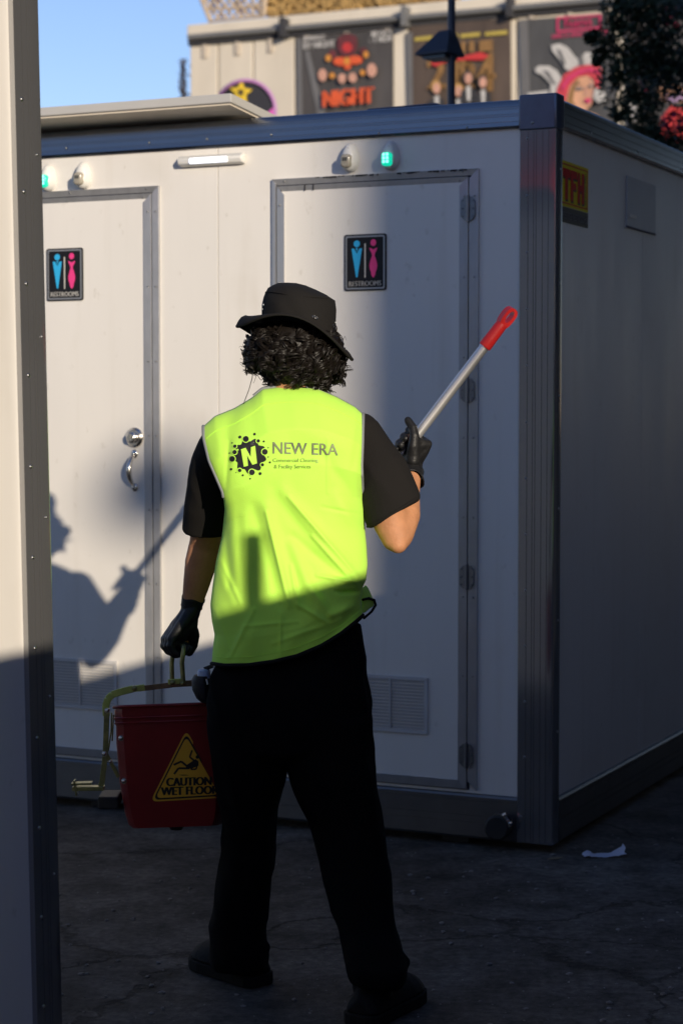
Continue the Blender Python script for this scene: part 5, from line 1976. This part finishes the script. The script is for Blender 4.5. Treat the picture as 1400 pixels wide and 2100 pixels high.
# ------------------------------------------------------------------ telescopic pole in the right hand
po_ = thing('mop_pole', PL0, 0, 'silver pole with a red end grip held up in the right hand', 'pole')
GR0 = P(993, 711, 5.022)
low = PL0 - PD * 0.10
MB().tube([low, GR0 + PD * 0.02], POLE_R, 20).build('shaft', 'pole_alu', po_, world=True, smooth=60)
end = P(1051, 637, 5.02)
Lg = (end - GR0).length
m = MB()
m.tube([GR0, GR0 + PD * 0.004, GR0 + PD * 0.03, GR0 + PD * Lg * 0.55], [0.0160, 0.0168, 0.0162, 0.0158], 22)
side = PD.cross(Vector((0, -1, 0))).normalized()
fw = PD.cross(side).normalized()
if fw.y > 0:
    fw = -fw
# flattened end with a hanging hole that faces right and a little towards the camera
hn = (fw * 0.90 + side * (0.44 if side.x > 0 else -0.44)).normalized()
hs = PD.cross(hn).normalized()
body = []
L0, L1 = Lg * 0.50, Lg + 0.004
outer = [(-0.0158, L0), (0.0158, L0), (0.0158, L1 - 0.016), (0.0125, L1 - 0.006), (0.006, L1 - 0.001), (0, L1), (-0.006, L1 - 0.001), (-0.0125, L1 - 0.006), (-0.0158, L1 - 0.016)]
hole_c, hw_, hl2 = L1 - 0.022, 0.0075, 0.017
no = 32


def outl(a):
    ca, sa = math.cos(a), math.sin(a)
    # rounded end outline around the hole centre
    x = 0.0160 * math.copysign(abs(ca) ** 0.75, ca)
    y = (0.024 if sa > 0 else 0.034) * math.copysign(abs(sa) ** 0.8, sa)
    return x, hole_c + y


vo, vi = [], []
for th_ in (-0.0115, 0.0115):
    for k_ in range(no):
        a = 2 * math.pi * k_ / no
        x, y = outl(a)
        vo.append(GR0 + PD * y + hs * x + hn * th_)
    for k_ in range(no):
        a = 2 * math.pi * k_ / no
        vo.append(GR0 + PD * (hole_c + hl2 * math.sin(a)) + hs * hw_ * math.cos(a) + hn * th_)
f = []
for k_ in range(no):
    k2 = (k_ + 1) % no
    f += [(k_, k2, no + k2, no + k_), (2 * no + k_, 3 * no + k_, 3 * no + k2, 2 * no + k2), (k_, 2 * no + k_, 2 * no + k2, k2), (no + k_, no + k2, 3 * no + k2, 3 * no + k_)]
m.add(vo, f)
m.tube([GR0 + PD * Lg * 0.5, GR0 + PD * (hole_c - 0.024)], [0.0158, 0.0150], 22)
m.build('end_grip', 'red_grip', po_, world=True, smooth=45)
MB().tube([low - PD * 0.10, low + PD * 0.02], 0.0105, 16).build('inner_tube', 'pole_alu', po_, world=True, smooth=60)


# ------------------------------------------------------------------ mop bucket in the left hand
BY = 5.14
bo = P(345, 1570, BY)
bk = thing('mop_bucket', bo, 0, 'dark red mop bucket with a yellow caution sticker hanging from the left hand', 'bucket')


def brow(py, xl, xr, dep, sl=0.0, cut=0.30, Y=BY, inset=0.0):
    """rounded plan of the bucket with a chamfered front left corner; sl = slope of the row in the picture"""
    k_ = Y / F
    cx_ = (xl + xr) / 2
    hw = (xr - xl) / 2 - inset
    dp = dep - inset * k_
    prof = [(-1, 0.15), (-0.96, -0.35), (-0.90, -0.78), (-0.78, -1.0), (-0.3, -1.0), (0.3, -1.0), (0.80, -1.0), (0.92, -0.78), (0.98, -0.35), (1, 0.1), (0.97, 0.5), (0.86, 0.82), (0.6, 0.97), (0.1, 1.0), (-0.4, 1.0), (-0.75, 0.93), (-0.92, 0.7), (-0.99, 0.45)]
    out = []
    for a, b in prof:
        px = cx_ + hw * a
        out.append(P(px, py + sl * (px - cx_) / Y * BY, Y) + Vector((0, dp * b, -dp * b * 0.16)))
    return out


ob, ib = MB(), MB()
spec_ = [(y_, a_, b_3, 0.120 - (y_ - 1438) * 0.00010) for y_, a_, b_3 in ((1446, 235, 482), (1456, 233, 483), (1478, 234, 482), (1486, 237, 480), (1520, 237, 479), (1600, 244, 474), (1660, 254, 468), (1686, 262, 462), (1693, 270, 456))]
ro = [brow(y, a, b, d, -0.035) for y, a, b, d in spec_]
ri = [brow(y if i else 1446, a, b, d, -0.035, inset=4) for i, (y, a, b, d) in enumerate(spec_[:-1])]
m = MB()
m.loft(ro, False)
m.f.append(tuple((len(ro) - 1) * 18 + k_ for k_ in range(18)))
m.mi.append(0)
nb = len(m.v)
m.loft(ri, False)
m.f.append(tuple(nb + (len(ri) - 1) * 18 + k_ for k_ in range(18)))
m.mi.append(0)
for k_ in range(18):
    k2 = (k_ + 1) % 18
    m.f.append((k_, k2, nb + k2, nb + k_))
    m.mi.append(0)
m.build('tub', 'bucket_red', bk, world=True, smooth=32)
rim_top = brow(1447, 232, 486, 0.121, -0.035)
m = MB()
m.tube(rim_top + [rim_top[0]], 0.0042, 8, False)
for yy, a, b, d in ((1470, 233, 483, 0.1195), (1480, 235, 481, 0.118)):
    q = brow(yy, a, b, d, -0.035)
    m.tube(q + [q[0]], 0.0028, 6, False)
m.build('rim', 'bucket_red', bk, world=True, smooth=50)
MB().tube([bo + Vector((0.02, 0, -0.152)), bo + Vector((0.02, 0, -0.168))], [0.022, 0.016], 12).build('drain_foot', 'rubber', bk, world=True, smooth=40)


def zbar(pts, w_, t_, name, mname='zinc', up=(0, -1, 0)):
    m = MB()
    for a, b in zip(pts[:-1], pts[1:]):
        d = (b - a).normalized()
        m.bar(a - d * t_ * 0.3, b + d * t_ * 0.3, w_, t_, up)
    return m.build(name, mname, bk, world=True, bevel=0.001)


YN = BY - 0.06
zbar([P(218, 1468, YN), P(217, 1448, YN), P(221, 1434, YN), P(230, 1425, YN), P(248, 1419, YN), P(272, 1413, YN)], 0.0185, 0.003, 'lever_arm', 'zinc_vest_reflect')
zbar([P(268, 1414, YN - 0.003), P(296, 1410, YN - 0.003)], 0.0165, 0.003, 'lever_link', 'zinc_vest_reflect')
zbar([P(284, 1413, YN), P(352, 1405, YN)], 0.014, 0.0035, 'lever_bar', 'rust_bar')
zbar([P(346, 1404, YN), P(440, 1399, YN + 0.01)], 0.016, 0.0035, 'lever_bar', 'rust_bar')
zbar([P(345, 1399, YN - 0.004), P(372, 1397, YN - 0.004)], 0.014, 0.003, 'bail_mount', 'zinc_vest_reflect')
zbar([P(219, 1460, YN), P(216, 1550, YN), P(209, 1606, YN), P(205, 1618, YN)], 0.014, 0.004, 'side_strut')
zbar([P(207, 1616, YN - 0.001), P(156, 1617, YN - 0.001)], 0.010, 0.03, 'pedal_arm')
zbar([P(157, 1624, YN - 0.004), P(154, 1607, YN - 0.004), P(182, 1606, YN - 0.004)], 0.005, 0.03, 'pedal')
m = MB()
m.tube([P(229, 1462, YN), P(228, 1500, YN), P(222, 1540, YN)], 0.0022, 8)
m.tube([P(233, 1466, YN + 0.02), P(230, 1520, YN + 0.02)], 0.0020, 8)
m.build('spring_rod', 'zinc', bk, world=True, smooth=50)
zbar([P(217, 1545, YN + 0.006), P(226, 1562, YN + 0.006), P(243, 1594, YN + 0.006)], 0.010, 0.003, 'strut_brace')
MB().box(0, 1, 0, 1, 0, 1)
m = MB()
q = P(226, 1640, YN + 0.05)
m.obox(q, (0.026, 0, 0), (0, 0.05, 0), (0, 0, 0.016))
m.build('pedal_block', 'rubber', bk, world=True, bevel=0.004)
for (x, y, Y_) in ((248, 1514, BY - 0.108), (254, 1602, BY - 0.10), (214, 1546, YN - 0.004), (220, 1457, YN - 0.004), (374, 1402, YN - 0.006), (276, 1412, YN - 0.006), (226, 1562, YN), (354, 1400, YN - 0.006)):
    q = P(x, y, Y_)
    m = MB()
    m.tube([q + Vector((0, 0.006, 0)), q + Vector((0, -0.003, 0))], 0.0072 if x not in (275, 226) else 0.005, 12)
    m.ball(q + Vector((0, -0.003, 0)), (0.0062, 0.0045, 0.0062) if x not in (275, 226) else (0.0042, 0.003, 0.0042), 10)
    m.build('bolt', 'steel' if x < 260 else 'zinc', bk, world=True, smooth=50)
# bail: a narrow loop that the fist closes on
m = MB()
ba, bb = P(376, 1402, YN - 0.004), P(353, 1398, YN + 0.09)
m.tube([ba, P(373, 1360, YN), BAIL_A + Vector((0, -0.004, -0.012)), BAIL_A + Vector((0, 0.006, 0)), BAIL_B + Vector((0, -0.006, 0)), BAIL_B + Vector((0, 0.004, -0.012)), P(352, 1360, YN + 0.09), bb], 0.0062, 12)
m.build('bail', 'zinc', bk, world=True, smooth=60)

# caution sticker on the near face: a flat triangle laid on the tub
tubv = []
for r_ in ro:
    tubv += [tuple(p) for p in r_]
tubf = [(i * 18 + k_, i * 18 + (k_ + 1) % 18, (i + 1) * 18 + (k_ + 1) % 18, (i + 1) * 18 + k_) for i in range(len(ro) - 1) for k_ in range(18)]
tb_v = BVHTree.FromPolygons(tubv, tubf)


def ontub(px, py, lift):
    d = ray(px, py).normalized()
    h = tb_v.ray_cast(CAM, d)
    return (h[0] if h[0] is not None else P(px, py, BY - 0.1)) - d * lift


def tri_round(ax_, ay_, bx_, by_, cx_, cy_, r_):
    """rounded triangle outline through three corners"""
    V_ = [np.array(v, float) for v in ((ax_, ay_), (bx_, by_), (cx_, cy_))]
    out = []
    for i in range(3):
        p, a, b = V_[i], V_[i - 1], V_[(i + 1) % 3]
        d1, d2 = (a - p) / np.linalg.norm(a - p), (b - p) / np.linalg.norm(b - p)
        for t in np.linspace(0, 1, 6):
            q1, q2 = p + d1 * r_ * (1 - t), p + d2 * r_ * t
            out.append(tuple(q1 + (q2 - q1) * t if False else p + d1 * r_ * (1 - t) ** 2 + d2 * r_ * t ** 2))
    return out


def tubprint(polys, mname, name, lift):
    m = MB()
    for pts in polys:
        if len(pts) == 2:
            m.add([ontub(x, y, lift) for x, y in pts[0]], pts[1])
        else:
            cx_, cy_ = sum(p[0] for p in pts) / len(pts), sum(p[1] for p in pts) / len(pts)
            n_ = len(pts)
            allp = [ontub(cx_, cy_, lift)] + [ontub(cx_ + (x - cx_) * 0.5, cy_ + (y - cy_) * 0.5, lift) for x, y in pts] + [ontub(x, y, lift) for x, y in pts]
            f_ = [(0, 1 + k_, 1 + (k_ + 1) % n_) for k_ in range(n_)] + [(1 + k_, 1 + n_ + k_, 1 + n_ + (k_ + 1) % n_, 1 + (k_ + 1) % n_) for k_ in range(n_)]
            m.add(allp, f_)
    return m.build(name, mname, bk, world=True)


T0 = ((382, 1497), (460, 1636), (308, 1645))
cxm, cym = 383, 1593


def shr(s):
    return [(cxm + (x - cxm) * s, cym + (y - cym) * s) for x, y in T0]


a_, b_2, c_2 = shr(1.0)
tubprint([tri_round(*a_, *b_2, *c_2, 16)], 'caution_yellow', 'sticker', 0.0012)
a_, b_2, c_2 = shr(0.93)
tubprint([tri_round(*a_, *b_2, *c_2, 15)], 'black_print', 'sticker_border', 0.0018)
a_, b_2, c_2 = shr(0.86)
tubprint([tri_round(*a_, *b_2, *c_2, 13)], 'caution_yellow', 'sticker_field', 0.0024)


def tstroke(pts, w_):
    out = []
    for (x0, y0), (x1, y1) in zip(pts[:-1], pts[1:]):
        dx, dy = x1 - x0, y1 - y0
        L_ = math.hypot(dx, dy)
        nx, ny = -dy / L_ * w_ / 2, dx / L_ * w_ / 2
        out.append([(x0 + nx, y0 + ny), (x1 + nx, y1 + ny), (x1 - nx, y1 - ny), (x0 - nx, y0 - ny)])
    return out


fig = [ell(404.5, 1553, 3.6, 3.8, 12)]
fig.append([(380, 1571), (401, 1557), (407, 1562), (407, 1571), (392, 1577), (384, 1577)])
fig += tstroke([(386, 1574), (372, 1562), (356, 1569)], 4.2)
fig += tstroke([(388, 1576), (366, 1576), (357, 1588)], 4.2)
fig += tstroke([(398, 1560), (389, 1553), (394, 1539)], 3.6)
fig += tstroke([(405, 1566), (402, 1578), (391, 1578)], 3.2)
fig.append([(366, 1589.5), (380, 1589), (388, 1590.5), (374, 1591)])
tubprint(fig, 'black_print', 'falling_figure', 0.0030)


def ttext(body, x0, y0, x1, y1, slope, bold):
    v, f_ = text2d(body)
    return [([(x0 + dx + p[0] * (x1 - x0), y1 + slope * p[0] * (x1 - x0) - p[1] * (y1 - y0)) for p in v], f_) for dx in (-bold, 0, bold)]


tubprint(ttext('CAUTION', 342, 1596, 433, 1613, -0.03, 1.5), 'black_print', 'sticker_text', 0.0030)
tubprint(ttext('WET FLOOR', 331, 1615, 447, 1632, -0.03, 1.5), 'black_print', 'sticker_text', 0.0030)

# ------------------------------------------------------------------ spray bottle in a hip pouch
ho = P(412, 1405, 4.94)
hp_ = thing('hip_pouch', ho, 0, 'black pouch clipped at the left hip of the trousers', 'pouch')
m = MB()
m.loft([ring(414, 1385, 4.94, 0.020, 0.026, 16), ring(412, 1395, 4.94, 0.024, 0.030, 16), ring(413, 1415, 4.94, 0.023, 0.030, 16), ring(418, 1432, 4.94, 0.019, 0.026, 16), ring(423, 1441, 4.94, 0.012, 0.018, 16)])
m.build('pouch', 'pouch', hp_, world=True, smooth=60)
m = MB()
m.tube([P(423, 1393, 4.90), P(426, 1404, 4.898)], 0.0022, 8)
m.build('clip', 'sign_white', hp_, world=True, smooth=60)
m = MB()
m.bar(P(420, 1372, 4.935), P(436, 1366, 4.93), 0.012, 0.01)
m.build('belt_loop', 'pouch', hp_, world=True)
bt = thing('bottle', P(418, 1384, 4.94), 0, 'bottle with a pale blue cap standing in the hip pouch', 'bottle')
q = P(418, 1384, 4.935)
MB().tube([q + Vector((0, 0, -0.03)), q + Vector((0, 0, -0.006))], [0.015, 0.014], 16).build('neck', 'bottle_blue', bt, world=True, smooth=50)
MB().tube([q + Vector((0, 0, -0.008)), q + Vector((0, 0, 0.008)), q + Vector((0, 0, 0.013)), q + Vector((0, 0, 0.0155))], [0.0165, 0.0165, 0.014, 0.007], 20).build('cap', 'bottle_blue', bt, world=True, smooth=50)

# ------------------------------------------------------------------ litter on the ground
pp_ = ground(1237, 1757)
pa = thing('paper_scrap', pp_, 0, 'crumpled white paper scrap lying on the ground beside the cabin', 'litter')
rnd = random.Random(5)
nx_, ny_ = 17, 6
m = MB()
for j in range(ny_):
    for i in range(nx_):
        t, s = i / (nx_ - 1), j / (ny_ - 1)
        x = -0.070 + 0.14 * t
        y = -0.030 + 0.060 * s * (1 - 0.3 * abs(t - 0.5))
        z = 0.003 + 0.011 * (max(0, math.sin(t * 9.0 + 0.6)) ** 2) * (0.4 + 0.6 * s) + (0.034 * max(0, (t - 0.80) / 0.2) ** 1.1) * (0.3 + 0.7 * s) + rnd.uniform(0, 0.003)
        m.v.append((x + 0.004 * rnd.uniform(-1, 1), y + 0.25 * x * 0.2, z))
for j in range(ny_ - 1):
    for i in range(nx_ - 1):
        m.f.append((j * nx_ + i, j * nx_ + i + 1, (j + 1) * nx_ + i + 1, (j + 1) * nx_ + i))
        m.mi.append(0)
m.build('sheet', 'paper', pa, smooth=30)

m = MB()
rnd = random.Random(9)
for i in range(330):
    px, py = rnd.uniform(110, 1420), 1660 + 470 * rnd.random() ** 0.8
    q = ground(px, py)
    if (q - CORNER).dot(EY) > 0.05 and (q - CORNER).dot(EX) < 0.03:
        continue
    r_ = rnd.choice((0.0015, 0.002, 0.002, 0.003, 0.003, 0.005, 0.007))
    b0 = len(m.v)
    m.ball(q + EZ * r_ * 0.35, (r_ * rnd.uniform(0.8, 1.5), r_ * rnd.uniform(0.8, 1.4), r_ * 0.6), 6)
    for k_ in range(b0, len(m.v)):
        m.v[k_] = tuple(Vector(m.v[k_]) + Vector((rnd.uniform(-1, 1), rnd.uniform(-1, 1), rnd.uniform(-0.5, 0.5))) * r_ * 0.25)
tag(m.build('grit', 'grit'), kind='stuff')
lf = ground(1138, 1764)
lw = thing('leaf_litter', lf, 0.3, 'small dry leaf on the ground in front of the cabin corner', 'leaf')
MB().prism([(-0.028, 0), (-0.012, 0.008), (0.010, 0.007), (0.028, 0.0), (0.008, -0.008), (-0.014, -0.006)], (0, 0, 0.006), (1, 0, 0.05), (0, 1, 0.15), (0, 0, 0.001)).build('blade', 'dry_leaf', lw)
